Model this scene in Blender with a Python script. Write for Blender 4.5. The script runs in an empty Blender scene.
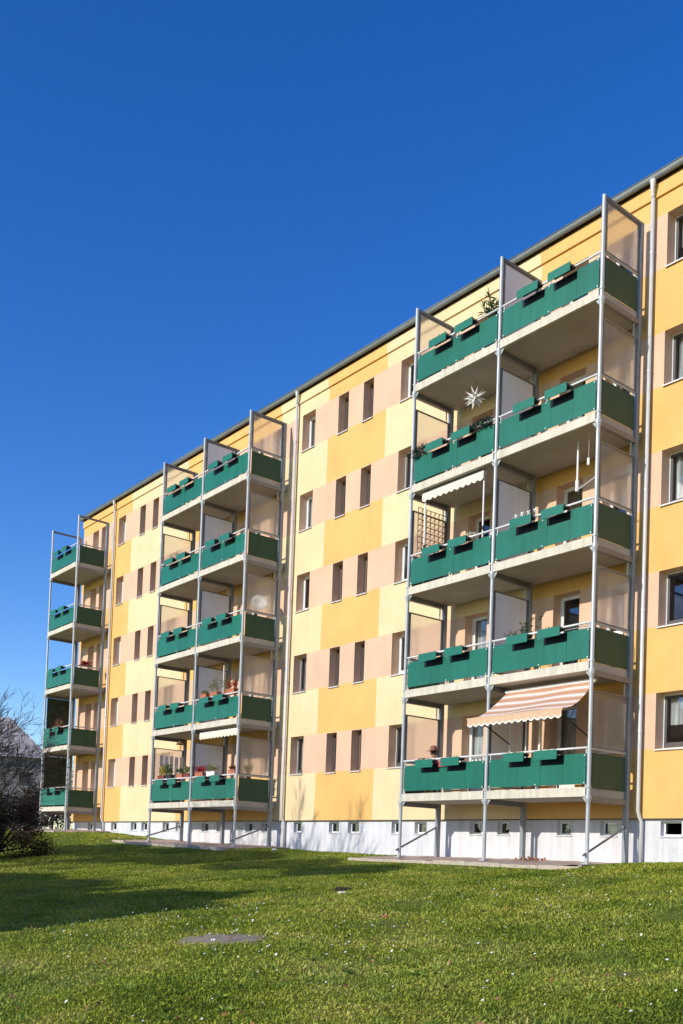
import bpy, bmesh, math, random
import numpy as np
from mathutils import Vector, Matrix, noise as mnoise

R = math.radians
scene = bpy.context.scene
COL = scene.collection
rng = random.Random(11)
nrng = np.random.default_rng(5)

# ------------------------------------------------------------------ materials
def nodes_of(name):
    m = bpy.data.materials.new(name); m.use_nodes = True
    nt = m.node_tree
    return m, nt, nt.nodes, nt.links, nt.nodes['Principled BSDF']

def ramp(nodes, stops):
    r = nodes.new('ShaderNodeValToRGB')
    el = r.color_ramp.elements
    while len(el) < len(stops): el.new(0.5)
    for e, (p, c) in zip(el, stops):
        e.position = p; e.color = (*c, 1)
    return r

def surf(name, col, rough=0.7, var=0.12, scale=3.0, metal=0.0, bump=0.0, bscale=60.0, spec=0.4,
         streak=0.0, tint=None, fine=0.0):
    """painted / mineral surface: two scales of tone variation, optional rain streaks and a fine bump"""
    m, nt, N, L, p = nodes_of(name)
    tc = N.new('ShaderNodeTexCoord')
    geo = N.new('ShaderNodeNewGeometry')
    n1 = N.new('ShaderNodeTexNoise'); n1.inputs['Scale'].default_value = scale
    n1.inputs['Detail'].default_value = 6; n1.inputs['Roughness'].default_value = 0.65
    L.new(geo.outputs['Position'], n1.inputs['Vector'])
    lo = tuple(c * (1 - var) for c in col); hi = tuple(min(1, c * (1 + var * .7)) for c in col)
    if tint: lo = tuple(a * (1 - .5) + b * .5 for a, b in zip(lo, tint))
    r = ramp(N, [(0.30, lo), (0.72, hi)])
    L.new(n1.outputs['Fac'], r.inputs['Fac'])
    out = r.outputs['Color']
    if fine:
        nf = N.new('ShaderNodeTexNoise'); nf.inputs['Scale'].default_value = 45; nf.inputs['Detail'].default_value = 3
        L.new(geo.outputs['Position'], nf.inputs['Vector'])
        rf = ramp(N, [(0.3, (1 - fine,) * 3), (0.7, (1 + fine * .4,) * 3)])
        L.new(nf.outputs['Fac'], rf.inputs['Fac'])
        mx = N.new('ShaderNodeMix'); mx.data_type = 'RGBA'; mx.blend_type = 'MULTIPLY'; mx.inputs['Factor'].default_value = 1
        L.new(out, mx.inputs['A']); L.new(rf.outputs['Color'], mx.inputs['B']); out = mx.outputs['Result']
    if streak:
        mp = N.new('ShaderNodeMapping'); mp.inputs['Scale'].default_value = (5.0, 5.0, 0.22)
        L.new(geo.outputs['Position'], mp.inputs['Vector'])
        n2 = N.new('ShaderNodeTexNoise'); n2.inputs['Scale'].default_value = 1.6; n2.inputs['Detail'].default_value = 5
        L.new(mp.outputs['Vector'], n2.inputs['Vector'])
        r2 = ramp(N, [(0.32, (1 - streak,) * 3), (0.58, (1, 1, 1))])
        L.new(n2.outputs['Fac'], r2.inputs['Fac'])
        mx = N.new('ShaderNodeMix'); mx.data_type = 'RGBA'; mx.blend_type = 'MULTIPLY'; mx.inputs['Factor'].default_value = 1
        L.new(out, mx.inputs['A']); L.new(r2.outputs['Color'], mx.inputs['B']); out = mx.outputs['Result']
    L.new(out, p.inputs['Base Color'])
    p.inputs['Roughness'].default_value = rough; p.inputs['Metallic'].default_value = metal
    p.inputs['Specular IOR Level'].default_value = spec
    if bump:
        nb = N.new('ShaderNodeTexNoise'); nb.inputs['Scale'].default_value = bscale; nb.inputs['Detail'].default_value = 4
        L.new(geo.outputs['Position'], nb.inputs['Vector'])
        b = N.new('ShaderNodeBump'); b.inputs['Strength'].default_value = bump; b.inputs['Distance'].default_value = 0.02
        L.new(nb.outputs['Fac'], b.inputs['Height']); L.new(b.outputs['Normal'], p.inputs['Normal'])
    return m

M = {}
M['cream'] = surf('cream_plaster', (.81, .635, .37), .9, .10, .8, bump=.35, bscale=90, spec=.15, fine=.12, streak=.035)
M['ochre'] = surf('ochre_plaster', (.785, .475, .165), .9, .10, .9, bump=.35, bscale=90, spec=.15, fine=.12, streak=.035)
M['pink'] = surf('pink_plaster', (.74, .495, .335), .9, .10, .9, bump=.35, bscale=90, spec=.15, fine=.12, streak=.035)
M['reveal'] = surf('reveal_plaster', (.80, .53, .36), .9, .12, 1.5, bump=.3, bscale=90, spec=.15)
M['plinth'] = surf('plinth_paint', (.69, .69, .71), .9, .10, 1.1, bump=.4, bscale=70, spec=.15, streak=.16, fine=.08)
M['plinth_edge'] = surf('plinth_edge', (.10, .085, .075), .9, .2, 2)
M['roofing'] = surf('roof_felt', (.16, .165, .17), .9, .2, 2, bump=.3)
M['zinc'] = surf('zinc_gutter', (.19, .21, .20), .45, .15, 3, metal=.25, spec=.5)
M['eave_shade'] = surf('eave_and_shade_brown', (.085, .040, .030), .85, .15, 2)
M['pipe'] = surf('downpipe_zinc', (.64, .64, .63), .45, .12, 2.5, metal=.1, spec=.5, streak=.12)
M['frame'] = surf('window_plastic', (.78, .78, .76), .4, .05, 3, spec=.4)
M['sash'] = surf('sash_dark', (.085, .075, .072), .5, .12, 4)
M['brown_frame'] = surf('brown_frame', (.17, .12, .095), .5, .12, 4)
M['sill'] = surf('sill_metal', (.66, .65, .62), .45, .10, 4, metal=.1)
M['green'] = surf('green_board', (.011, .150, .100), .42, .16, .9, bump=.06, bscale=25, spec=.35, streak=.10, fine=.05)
M['green_side'] = surf('green_board_shaded_side', (.022, .075, .042), .5, .12, 1.2, bump=.06, bscale=25, spec=.3, streak=.12, fine=.05)  # darker copy of the green board; shade of the sides is in the colour
M['rear'] = surf('rear_post_steel', (.30, .325, .34), .45, .18, 5, metal=.2, spec=.5, streak=.12)
M['box_green'] = surf('planter_green', (.014, .160, .108), .42, .12, 2.5, bump=.06, bscale=25, spec=.35)
M['dark'] = surf('dark_parts_and_shadow', (.006, .012, .017), .7, .2, 4)
M['soil'] = surf('soil', (.035, .022, .014), .95, .4, 25, bump=.6)
M['steel'] = surf('galvanised_post', (.44, .47, .475), .42, .14, 5, metal=.15, spec=.5, streak=.12)
M['beam'] = surf('steel_beam', (.20, .20, .205), .5, .18, 5, metal=.3, spec=.4)
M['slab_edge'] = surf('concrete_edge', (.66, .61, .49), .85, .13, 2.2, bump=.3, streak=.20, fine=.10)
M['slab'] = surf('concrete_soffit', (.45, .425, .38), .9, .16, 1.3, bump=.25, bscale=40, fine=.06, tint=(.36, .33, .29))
M['white_sheet'] = surf('white_divider', (.90, .88, .87), .5, .04, 1.5, streak=.05)
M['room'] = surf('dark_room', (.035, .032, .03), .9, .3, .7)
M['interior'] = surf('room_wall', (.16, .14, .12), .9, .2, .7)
M['kerb'] = surf('kerb_concrete', (.50, .43, .33), .9, .3, 6, bump=.5, fine=.15)
M['gravel'] = surf('gravel', (.62, .48, .37), .95, .45, 22, bump=1.0, bscale=45, fine=.35, tint=(.2, .13, .10))
M['slabstone'] = surf('weathered_concrete', (.31, .26, .185), .92, .4, 7, bump=.6, fine=.2)
M['white'] = surf('white_paint', (.76, .75, .72), .5, .07, 5)
M['terracotta'] = surf('terracotta', (.46, .16, .085), .8, .22, 9, bump=.2)
M['terra_dark'] = surf('dark_red_planter', (.20, .035, .025), .6, .2, 9)
M['wood'] = surf('brown_lath', (.16, .085, .045), .75, .2, 8)
M['bark'] = surf('bark', (.085, .062, .05), .9, .35, 14, bump=.6, bscale=50)
M['twig'] = surf('twig', (.105, .070, .050), .9, .3, 10)
M['black'] = surf('black_thing', (.02, .02, .022), .6, .2, 6)
M['skin'] = surf('skin', (.46, .25, .17), .6, .08, 12)
M['shirt'] = surf('dark_shirt', (.035, .030, .045), .9, .5, 30)
M['trousers'] = surf('trousers', (.05, .055, .08), .9, .2, 12)
M['straw'] = surf('brown_hat', (.26, .12, .07), .85, .2, 30)
M['hair'] = surf('hair', (.05, .035, .025), .8, .2, 20)
M['red'] = surf('red_cloth', (.52, .10, .085), .9, .2, 14)
M['far_wall'] = surf('far_render', (.36, .31, .28), .9, .3, .6)
M['far_roof'] = surf('far_roof', (.50, .43, .40), .85, .35, 1.6, bump=.5, bscale=6)

def foliage(name, lo, hi, trans=.25):
    m, nt, N, L, p = nodes_of(name)
    geo = N.new('ShaderNodeNewGeometry')
    n = N.new('ShaderNodeTexNoise'); n.inputs['Scale'].default_value = 2.2; n.inputs['Detail'].default_value = 5
    L.new(geo.outputs['Position'], n.inputs['Vector'])
    add = N.new('ShaderNodeMath'); add.operation = 'ADD'
    mul = N.new('ShaderNodeMath'); mul.operation = 'MULTIPLY_ADD'; mul.inputs[1].default_value = .5; mul.inputs[2].default_value = -.25
    L.new(geo.outputs['Random Per Island'], mul.inputs[0])
    L.new(n.outputs['Fac'], add.inputs[0]); L.new(mul.outputs[0], add.inputs[1])
    r = ramp(N, [(.25, lo), (.8, hi)]); L.new(add.outputs[0], r.inputs['Fac'])
    L.new(r.outputs['Color'], p.inputs['Base Color']); p.inputs['Roughness'].default_value = .6
    p.inputs['Specular IOR Level'].default_value = .25
    tr = N.new('ShaderNodeBsdfTranslucent'); L.new(r.outputs['Color'], tr.inputs['Color'])
    mx = N.new('ShaderNodeMixShader'); mx.inputs[0].default_value = trans
    L.new(p.outputs[0], mx.inputs[1]); L.new(tr.outputs[0], mx.inputs[2])
    L.new(mx.outputs[0], N['Material Output'].inputs['Surface'])
    return m
M['leaf_dark'] = foliage('evergreen_leaf', (.012, .028, .010), (.045, .085, .03))
M['leaf_brown'] = foliage('winter_leaf', (.022, .012, .008), (.075, .045, .028), .15)
M['leaf'] = foliage('pot_leaf', (.03, .07, .02), (.11, .17, .05))
M['leaf_yellow'] = foliage('yellow_leaf', (.35, .26, .04), (.62, .50, .10))
M['leaf_pale'] = foliage('pale_leaf', (.16, .17, .06), (.42, .40, .16))
M['fir'] = foliage('fir_sprig', (.012, .035, .028), (.05, .09, .07))
M['petal_red'] = foliage('red_petal', (.30, .015, .015), (.55, .05, .04))
M['twig_brown'] = foliage('dry_plant', (.12, .05, .025), (.36, .18, .08), .1)
M['petal'] = surf('white_petal', (.80, .80, .78), .7, .05, 20)

def glass_screen():
    m, nt, N, L, p = nodes_of('frosted_screen_glass')
    geo = N.new('ShaderNodeNewGeometry')
    n = N.new('ShaderNodeTexNoise'); n.inputs['Scale'].default_value = 1.3; n.inputs['Detail'].default_value = 3
    L.new(geo.outputs['Position'], n.inputs['Vector'])
    r = ramp(N, [(.3, (.90, .82, .72)), (.7, (.95, .89, .80))]); L.new(n.outputs['Fac'], r.inputs['Fac'])
    L.new(r.outputs['Color'], p.inputs['Base Color']); p.inputs['Roughness'].default_value = .35
    tl = N.new('ShaderNodeBsdfTranslucent'); L.new(r.outputs['Color'], tl.inputs['Color'])
    m1 = N.new('ShaderNodeMixShader'); m1.inputs[0].default_value = .6
    L.new(p.outputs[0], m1.inputs[1]); L.new(tl.outputs[0], m1.inputs[2])
    t = N.new('ShaderNodeBsdfTransparent'); t.inputs['Color'].default_value = (.97, .95, .92, 1)
    rfr = N.new('ShaderNodeBsdfRefraction'); rfr.inputs['IOR'].default_value = 1.18; rfr.inputs['Roughness'].default_value = .30
    rfr.inputs['Color'].default_value = (.98, .97, .95, 1)
    m3 = N.new('ShaderNodeMixShader'); m3.inputs[0].default_value = .40
    L.new(rfr.outputs[0], m3.inputs[1]); L.new(t.outputs[0], m3.inputs[2])
    m2 = N.new('ShaderNodeMixShader'); m2.inputs[0].default_value = .82
    L.new(m1.outputs[0], m2.inputs[1]); L.new(m3.outputs[0], m2.inputs[2])
    L.new(m2.outputs[0], N['Material Output'].inputs['Surface'])
    return m
M['screen'] = glass_screen()

def pane_mat():
    m, nt, N, L, p = nodes_of('window_glass')
    g = N.new('ShaderNodeBsdfGlossy'); g.inputs['Roughness'].default_value = .02
    g.inputs['Color'].default_value = (.95, .97, 1, 1)
    t = N.new('ShaderNodeBsdfTransparent'); t.inputs['Color'].default_value = (.80, .84, .84, 1)
    lw = N.new('ShaderNodeLayerWeight'); lw.inputs['Blend'].default_value = .35
    r = N.new('ShaderNodeMapRange'); r.inputs['To Min'].default_value = .10; r.inputs['To Max'].default_value = .75
    L.new(lw.outputs['Fresnel'], r.inputs['Value'])
    mx = N.new('ShaderNodeMixShader'); L.new(r.outputs[0], mx.inputs[0]); L.new(t.outputs[0], mx.inputs[1]); L.new(g.outputs[0], mx.inputs[2])
    L.new(mx.outputs[0], N['Material Output'].inputs['Surface'])
    return m
M['pane'] = pane_mat()

def curtain_mat(name, c):
    m, nt, N, L, p = nodes_of(name)
    geo = N.new('ShaderNodeNewGeometry')
    mp = N.new('ShaderNodeMapping'); mp.inputs['Scale'].default_value = (14, 1, .8)
    L.new(geo.outputs['Position'], mp.inputs['Vector'])
    n = N.new('ShaderNodeTexNoise'); n.inputs['Scale'].default_value = 1.0; n.inputs['Detail'].default_value = 3
    L.new(mp.outputs[0], n.inputs['Vector'])
    r = ramp(N, [(.35, tuple(x * .45 for x in c)), (.65, c)]); L.new(n.outputs['Fac'], r.inputs['Fac'])
    L.new(r.outputs['Color'], p.inputs['Base Color']); p.inputs['Roughness'].default_value = .9
    return m
M['curtain'] = curtain_mat('net_curtain', (.72, .72, .70))
M['curtain_warm'] = curtain_mat('warm_curtain', (.48, .36, .26))

def stripe_mat():
    m, nt, N, L, p = nodes_of('awning_stripes')
    tc = N.new('ShaderNodeUVMap')
    sx = N.new('ShaderNodeSeparateXYZ'); L.new(tc.outputs[0], sx.inputs[0])
    f = N.new('ShaderNodeMath'); f.operation = 'MULTIPLY'; f.inputs[1].default_value = 5.4
    L.new(sx.outputs['Y'], f.inputs[0])
    fr = N.new('ShaderNodeMath'); fr.operation = 'FRACT'; L.new(f.outputs[0], fr.inputs[0])
    r = ramp(N, [(0, (.68, .34, .185)), (.14, (.50, .31, .22)), (.22, (.69, .38, .23)), (.40, (.63, .31, .18)), (.48, (.86, .81, .74)), (.84, (.74, .50, .36))])
    r.color_ramp.interpolation = 'CONSTANT'
    L.new(fr.outputs[0], r.inputs['Fac'])
    L.new(r.outputs['Color'], p.inputs['Base Color']); p.inputs['Roughness'].default_value = .85
    tl = N.new('ShaderNodeBsdfTranslucent'); L.new(r.outputs['Color'], tl.inputs['Color'])
    mx = N.new('ShaderNodeMixShader'); mx.inputs[0].default_value = .25
    L.new(p.outputs[0], mx.inputs[1]); L.new(tl.outputs[0], mx.inputs[2]); L.new(mx.outputs[0], N['Material Output'].inputs['Surface'])
    return m
M['stripes'] = stripe_mat()
M['valance'] = surf('awning_valance', (.62, .42, .26), .85, .08, 4)
M['valance_edge'] = surf('valance_edge', (.80, .76, .68), .85, .06, 4)
M['cream_cloth'] = surf('cream_cloth', (.74, .68, .54), .85, .08, 4)

# ------------------------------------------------------------------ mesh builder
class MB:
    def __init__(s): s.v = []; s.f = []; s.mi = []; s.uv = None
    def quad(s, a, b, c, d, mi=0):
        n = len(s.v); s.v += [a, b, c, d]; s.f.append((n, n+1, n+2, n+3)); s.mi.append(mi)
    def tri(s, a, b, c, mi=0):
        n = len(s.v); s.v += [a, b, c]; s.f.append((n, n+1, n+2)); s.mi.append(mi)
    def box(s, x0, x1, y0, y1, z0, z1, mi=0, m=None):
        P = [(x0,y0,z0),(x1,y0,z0),(x1,y1,z0),(x0,y1,z0),(x0,y0,z1),(x1,y0,z1),(x1,y1,z1),(x0,y1,z1)]
        if m is not None: P = [tuple(m @ Vector(p)) for p in P]
        n = len(s.v); s.v += P
        for q in ((3,2,1,0),(4,5,6,7),(0,1,5,4),(1,2,6,5),(2,3,7,6),(3,0,4,7)):
            s.f.append(tuple(n+i for i in q)); s.mi.append(mi)
    def tube(s, pts, rad, seg=8, mi=0, caps=True):
        """pts list of points, rad number or list"""
        pts = [Vector(p) for p in pts]
        if not hasattr(rad, '__len__'): rad = [rad] * len(pts)
        n0 = len(s.v)
        for i, p in enumerate(pts):
            d = (pts[min(i+1, len(pts)-1)] - pts[max(i-1, 0)])
            if d.length < 1e-9: d = Vector((0, 0, 1))
            d.normalize()
            a = Vector((1, 0, 0)) if abs(d.x) < .8 else Vector((0, 1, 0))
            u = d.cross(a).normalized(); w = d.cross(u)
            for k in range(seg):
                t = 2 * math.pi * k / seg
                s.v.append(tuple(p + (u * math.cos(t) + w * math.sin(t)) * rad[i]))
        for i in range(len(pts) - 1):
            for k in range(seg):
                a = n0 + i*seg + k; b = n0 + i*seg + (k+1) % seg
                s.f.append((a, b, b+seg, a+seg)); s.mi.append(mi)
        if caps:
            s.f.append(tuple(n0 + k for k in range(seg))[::-1]); s.mi.append(mi)
            e = n0 + (len(pts)-1)*seg
            s.f.append(tuple(e + k for k in range(seg))); s.mi.append(mi)
    def lathe(s, prof, seg=16, mi=0, o=(0,0,0), m=None):
        n0 = len(s.v)
        for r, z in prof:
            for k in range(seg):
                t = 2*math.pi*k/seg
                p = Vector((r*math.cos(t), r*math.sin(t), z))
                if m is not None: p = m @ p
                s.v.append((p.x+o[0], p.y+o[1], p.z+o[2]))
        for i in range(len(prof)-1):
            for k in range(seg):
                a = n0+i*seg+k; b = n0+i*seg+(k+1) % seg
                s.f.append((a, b, b+seg, a+seg)); s.mi.append(mi)
    def leaf(s, p, d, l, w, mi=0):
        p = Vector(p); d = Vector(d).normalized()
        a = Vector((rng.uniform(-1,1), rng.uniform(-1,1), rng.uniform(-1,1)))
        u = d.cross(a)
        if u.length < 1e-4: u = Vector((1,0,0))
        u.normalize(); n = d.cross(u)
        q = p + d*l*.55 + n*l*.06
        s.quad(tuple(p), tuple(q-u*w*.5), tuple(p+d*l), tuple(q+u*w*.5), mi)
    def build(s, name, mats, parent=None, smooth=False):
        me = bpy.data.meshes.new(name)
        me.from_pydata(s.v, [], s.f)
        mats = mats if isinstance(mats, (list, tuple)) else [mats]
        for m in mats: me.materials.append(m)
        if len(mats) > 1: me.polygons.foreach_set('material_index', s.mi)
        if smooth: me.polygons.foreach_set('use_smooth', [True]*len(s.f))
        me.update()
        o = bpy.data.objects.new(name, me); COL.objects.link(o)
        if parent is not None:
            o.parent = parent
            # geometry is written in world coordinates: shift it into the parent's space
            w = world_loc(parent)
            if w.length > 0: me.transform(Matrix.Translation(-w))
        return o

def world_loc(o):
    v = Vector(o.location)
    while o.parent is not None:
        o = o.parent; v += Vector(o.location)
    return v

def tag(o, label=None, cat=None, group=None, kind=None):
    if label: o['label'] = label
    if cat: o['category'] = cat
    if group: o['group'] = group
    if kind: o['kind'] = kind
    return o

def thing(name, label, cat, loc=(0,0,0), group=None):
    o = bpy.data.objects.new(name, None); COL.objects.link(o); o.location = loc
    o.empty_display_size = .2
    return tag(o, label, cat, group)

# ------------------------------------------------------------------ ground heights
ZX = [-80, -60, -45, -41.2, -36.8, -33.5, -30.5, -27.4, -25, -22, -19.2, -16, -13.2, -12.4, -11.6, 0, 20]
ZZ = [-.15, -.25, -.42, -.48, -.68, -.86, -.90, -.95, -1.02, -1.07, -1.09, -1.08, -1.09, -1.03, -1.0, -1.0, -1.0]
def zwall(x): return float(np.interp(x, ZX, ZZ))
def gz_np(x, y):
    zw = np.interp(x, ZX, ZZ)
    d = np.clip(-y, 0, None)
    # the lawn falls away from the building towards the viewer
    z = zw - .03*np.minimum(d, 2.6) - .088*np.clip(d-2.6, 0, 22) - .01*np.clip(d-24.6, 0, 80)
    z = z - .10*np.clip((d-2.4)/.35, 0, 1)*np.clip((-11.9-x)/.6, 0, 1)*np.clip((x+38)/4, .3, 1)
    # beside the nearest tower the turf is piled a little higher
    z = z + .03*np.exp(-((x+10.4)/1.3)**2 - ((y+2.8)/2.0)**2)
    z = z + .035*np.sin(x*.9+1.3)*np.sin(y*.75+.4)*np.clip(d-3, 0, 1) + .02*np.sin(x*2.3+y*1.7)*np.clip(d-3, 0, 1)
    return z
def gz(x, y): return float(gz_np(np.array([x]), np.array([y]))[0])

# ================================================================== BUILDING
Z_SILL, Z_LINT, ST = 1.578, 2.854, 2.8
XL, XR = -45.0, -5.5
ZB = .405                                    # underside of the lowest balcony slab
bld = thing('apartment_building', 'five storey plattenbau apartment block with cream, ochre and pink plaster facade', 'building', (-25, 0, 0))

wins = []      # x0, x1, z0, z1, kind
wide = [(-26.75, -26.01), (-21.68, -20.94), (-41.09, -40.36), (-36.02, -35.28), (-12.54, -11.80), (-7.48, -6.74)]
narrow = [(-24.745, -24.215), (-23.462, -22.964), (-38.94, -38.41), (-37.72, -37.2), (-10.5, -9.97), (-9.25, -8.75)]
bays = [(-19.18, -16.11), (-16.11, -13.07), (-33.57, -30.5), (-30.5, -27.45)]
lbay = (-44.73, -41.69)
for k in range(5):
    for a, b in wide: wins.append((a, b, Z_SILL+ST*k, Z_LINT+ST*k, 'wide', k))
    for a, b in narrow: wins.append((a, b, Z_SILL-.025+ST*k, Z_LINT-.02+ST*k, 'narrow', k))
    for a, b in bays:
        wins.append((a+.55, a+1.36, ZB+.24+ST*k, Z_LINT+ST*k, 'door', k))
        wins.append((a+1.95, a+2.66, Z_SILL+ST*k, Z_LINT+ST*k, 'bay', k))
    wins.append((-43.91, -43.25, ZB+.24+ST*k, Z_LINT+ST*k, 'door', k))
    wins.append((-42.93, -42.30, Z_SILL-.2+ST*k, Z_LINT+ST*k, 'bay', k))
SPAN = (0.0, 14.52); ATTIC = (14.52, 14.99)
XCOL = [-41.38, -39.70, -34.6, -28.0, -25.27, -22.33, -16.25]
def base_col(x):
    if x < -39.70: return 1
    if x < -34.6: return 0
    if x < -28.0: return 1
    if x < -25.27: return 0
    if x < -22.33: return 1
    if x < -16.25: return 0
    return 1
def cell_col(x, z):
    kk = (z - Z_SILL) / ST
    if kk > 0 and (kk - math.floor(kk)) * ST < (Z_LINT - Z_SILL) and math.floor(kk) <= 4:
        if -41.45 < x < -41.09 or -26.95 < x < -26.75: return base_col(x)
        return 2
    return base_col(x)
xs = sorted(set([XL, XR] + XCOL + [-41.45, -26.95] + [w[0] for w in wins] + [w[1] for w in wins]))
zs = sorted(set([0, SPAN[1]] + [w[2] for w in wins] + [w[3] for w in wins] + [Z_SILL+ST*k for k in range(5)] + [Z_LINT+ST*k for k in range(5)]))
wall = MB()
for i in range(len(xs)-1):
    for j in range(len(zs)-1):
        x0, x1, z0, z1 = xs[i], xs[i+1], zs[j], zs[j+1]
        if x1-x0 < 1e-6 or z1-z0 < 1e-6: continue
        cx, cz = (x0+x1)/2, (z0+z1)/2
        if any(w[0] < cx < w[1] and w[2] < cz < w[3] for w in wins): continue
        wall.quad((x0,0,z0),(x1,0,z0),(x1,0,z1),(x0,0,z1), cell_col(cx, cz))
# end walls, back wall, lower edge of the insulation
wall.quad((XL,11,0),(XL,0,0),(XL,0,14.99),(XL,11,14.99), 1)
wall.quad((XR,0,0),(XR,11,0),(XR,11,14.99),(XR,0,14.99), 0)
wall.quad((XR,11,0),(XL,11,0),(XL,11,14.99),(XR,11,14.99), 0)
wall.build('facade_wall', [M['cream'], M['ochre'], M['pink']], bld)
D_R = .34
at = MB()
axs = [XL-.03] + XCOL + [XR+.03]
for i in range(len(axs)-1):
    x0, x1 = axs[i], axs[i+1]; c = base_col((x0+x1)/2)
    at.quad((x0,-.055,ATTIC[0]),(x1,-.055,ATTIC[0]),(x1,-.055,ATTIC[1]),(x0,-.055,ATTIC[1]), c)
    at.quad((x0,.02,ATTIC[0]),(x1,.02,ATTIC[0]),(x1,-.055,ATTIC[0]),(x0,-.055,ATTIC[0]), c)
at.quad((XL-.03,.3,ATTIC[0]),(XL-.03,-.055,ATTIC[0]),(XL-.03,-.055,ATTIC[1]),(XL-.03,.3,ATTIC[1]), 1)
at.build('attic_band', [M['cream'], M['ochre']], bld)
# eave and roof
rf = MB()
rf.box(XL-.04, XR+.04, -.072, -.057, 14.845, 14.953, 1)  # dark strip put on the wall to stand in for shade below the gutter
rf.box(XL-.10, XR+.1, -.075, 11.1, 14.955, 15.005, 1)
rf.box(XL-.12, XR+.12, -.085, 11.12, 15.008, 15.05, 0)
v0 = len(rf.v)
rf.v += [(XL-.12,-.085,15.053),(XR+.12,-.085,15.053),(XR+.12,5.5,15.3),(XL-.12,5.5,15.3),(XR+.12,11.12,15.053),(XL-.12,11.12,15.053)]
for f in ((0,1,2,3),(3,2,4,5),(0,3,5),(1,4,2)): rf.f.append(tuple(v0+i for i in f)); rf.mi.append(0)
rf.build('roof', [M['roofing'], M['eave_shade']], bld)
gt = MB()
n = 9; prev = None
for x0, x1 in [(XL-.12, -31.0), (-31.0, -17.0), (-17.0, XR+.12)]:
    pr = []
    for i in range(n):
        t = math.pi * i/(n-1)
        pr.append((-.165 - .07*math.cos(t), 14.985 - .115*math.sin(t)))
    pr = [(-.165-.082, 14.998)] + [(y, z) for y, z in pr] + [(-.087, 15.03)]
    for (ya, za), (yb, zb) in zip(pr, pr[1:]):
        gt.quad((x0,ya,za),(x1,ya,za),(x1,yb,zb),(x0,yb,zb))
    gt.tube([(x0,-.243,14.995),(x1,-.243,14.995)], .014, 8)
gt.build('gutter', M['zinc'], bld, True)
for xp, xt in ((-12.87, -12.84), (-26.98, -26.90), (-41.36, -41.32)):
    dp = MB(); zg = zwall(xp)
    sw = [(xt,-.17,14.90),(xt,-.17,14.80),(xt-.01,-.165,14.72),(xt-.02,-.14,14.64),(xp,-.115,14.57),(xp,-.105,14.50)]
    rr = [.075,.06,.05,.046,.046,.046]
    dp.tube(sw, rr, 12)
    dp.tube([(xp,-.105,14.505),(xp,-.105,.18),(xp+.01,-.06,.04),(xp+.03,.0,-.08),(xp+.03,.0,zg-.05)], .046, 12)
    dp.build('downpipe', M['pipe'], bld, True)
    for z in (13.2, 10.4, 7.6, 4.8, 2.0):
        cl = MB(); cl.tube([(xp,-.105,z-.02),(xp,-.105,z+.02)], .054, 12); cl.box(xp-.012, xp+.012, -.05, -.001, z-.012, z+.012)
        cl.build('pipe_clip', M['pipe'], bld)
# lightning conductor beside the plinth and its shadow-catching wire on the right wall
# plinth with cellar windows
cw = [(-12.39,-11.86),(-10.3,-9.8),(-14.02,-13.55),(-15.31,-14.87),(-17.29,-16.87),(-18.30,-17.87),(-20.49,-19.99),(-21.50,-21.05),
      (-23.57,-23.02),(-24.55,-24.02),(-26.50,-26.05),(-28.47,-28.0),(-29.5,-29.05),(-31.5,-30.98),(-32.63,-32.1),(-34.68,-34.14),
      (-35.78,-35.25),(-37.69,-37.15),(-38.69,-38.15),(-40.67,-40.1),(-43.2,-42.7)]
PY = .075; CZ0, CZ1 = -.40, -.06
pl = MB()
pxs = sorted(set([XL+.05, XR-.05] + [a for a, b in cw] + [b for a, b in cw]))
for i in range(len(pxs)-1):
    x0, x1 = pxs[i], pxs[i+1]; cx = (x0+x1)/2
    hole = any(a < cx < b for a, b in cw)
    if hole:
        pl.quad((x0,PY,-1.6),(x1,PY,-1.6),(x1,PY,CZ0),(x0,PY,CZ0)); pl.quad((x0,PY,CZ1),(x1,PY,CZ1),(x1,PY,0),(x0,PY,0))
        d = PY+.18
        pl.quad((x0,PY,CZ0),(x0,PY,CZ1),(x0,d,CZ1),(x0,d,CZ0)); pl.quad((x1,PY,CZ1),(x1,PY,CZ0),(x1,d,CZ0),(x1,d,CZ1))
        pl.quad((x0,PY,CZ1),(x1,PY,CZ1),(x1,d,CZ1),(x0,d,CZ1)); pl.quad((x1,PY,CZ0),(x0,PY,CZ0),(x0,d,CZ0),(x1,d,CZ0))
    else: pl.quad((x0,PY,-1.6),(x1,PY,-1.6),(x1,PY,0),(x0,PY,0))
pl.quad((XL+.05,10,-1.6),(XL+.05,PY,-1.6),(XL+.05,PY,0),(XL+.05,10,0))
pl.build('plinth', M['plinth'], bld)
ed = MB(); ed.box(XL, XR, -.006, PY+.02, -.022, -.001); ed.build('base_profile', M['plinth_edge'], bld)
for a, b in cw:
    w = MB(); y0, y1 = PY+.13, PY+.17; t = .045
    w.box(a, b, y0, y1, CZ1-t, CZ1); w.box(a, b, y0, y1, CZ0, CZ0+t); w.box(a, a+t, y0, y1, CZ0+t, CZ1-t); w.box(b-t, b, y0, y1, CZ0+t, CZ1-t)
    o = w.build('cellar_window', M['frame'], bld)
    p = MB(); p.quad((a+t,y0+.02,CZ0+t),(b-t,y0+.02,CZ0+t),(b-t,y0+.02,CZ1-t),(a+t,y0+.02,CZ1-t)); p.build('pane', M['pane'], o)
    s = MB(); s.box(a-.03, b+.03, PY-.035, PY+.125, CZ0-.03, CZ0-.002); s.build('sill', M['plinth'], o)
    if rng.random() < .25:
        s = MB(); s.quad((a+t,y1+.05,CZ0),(b-t,y1+.05,CZ0),(b-t,y1+.05,CZ1-.02),(a+t,y1+.05,CZ1-.02)); s.build('blind', M['interior'], o)
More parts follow.
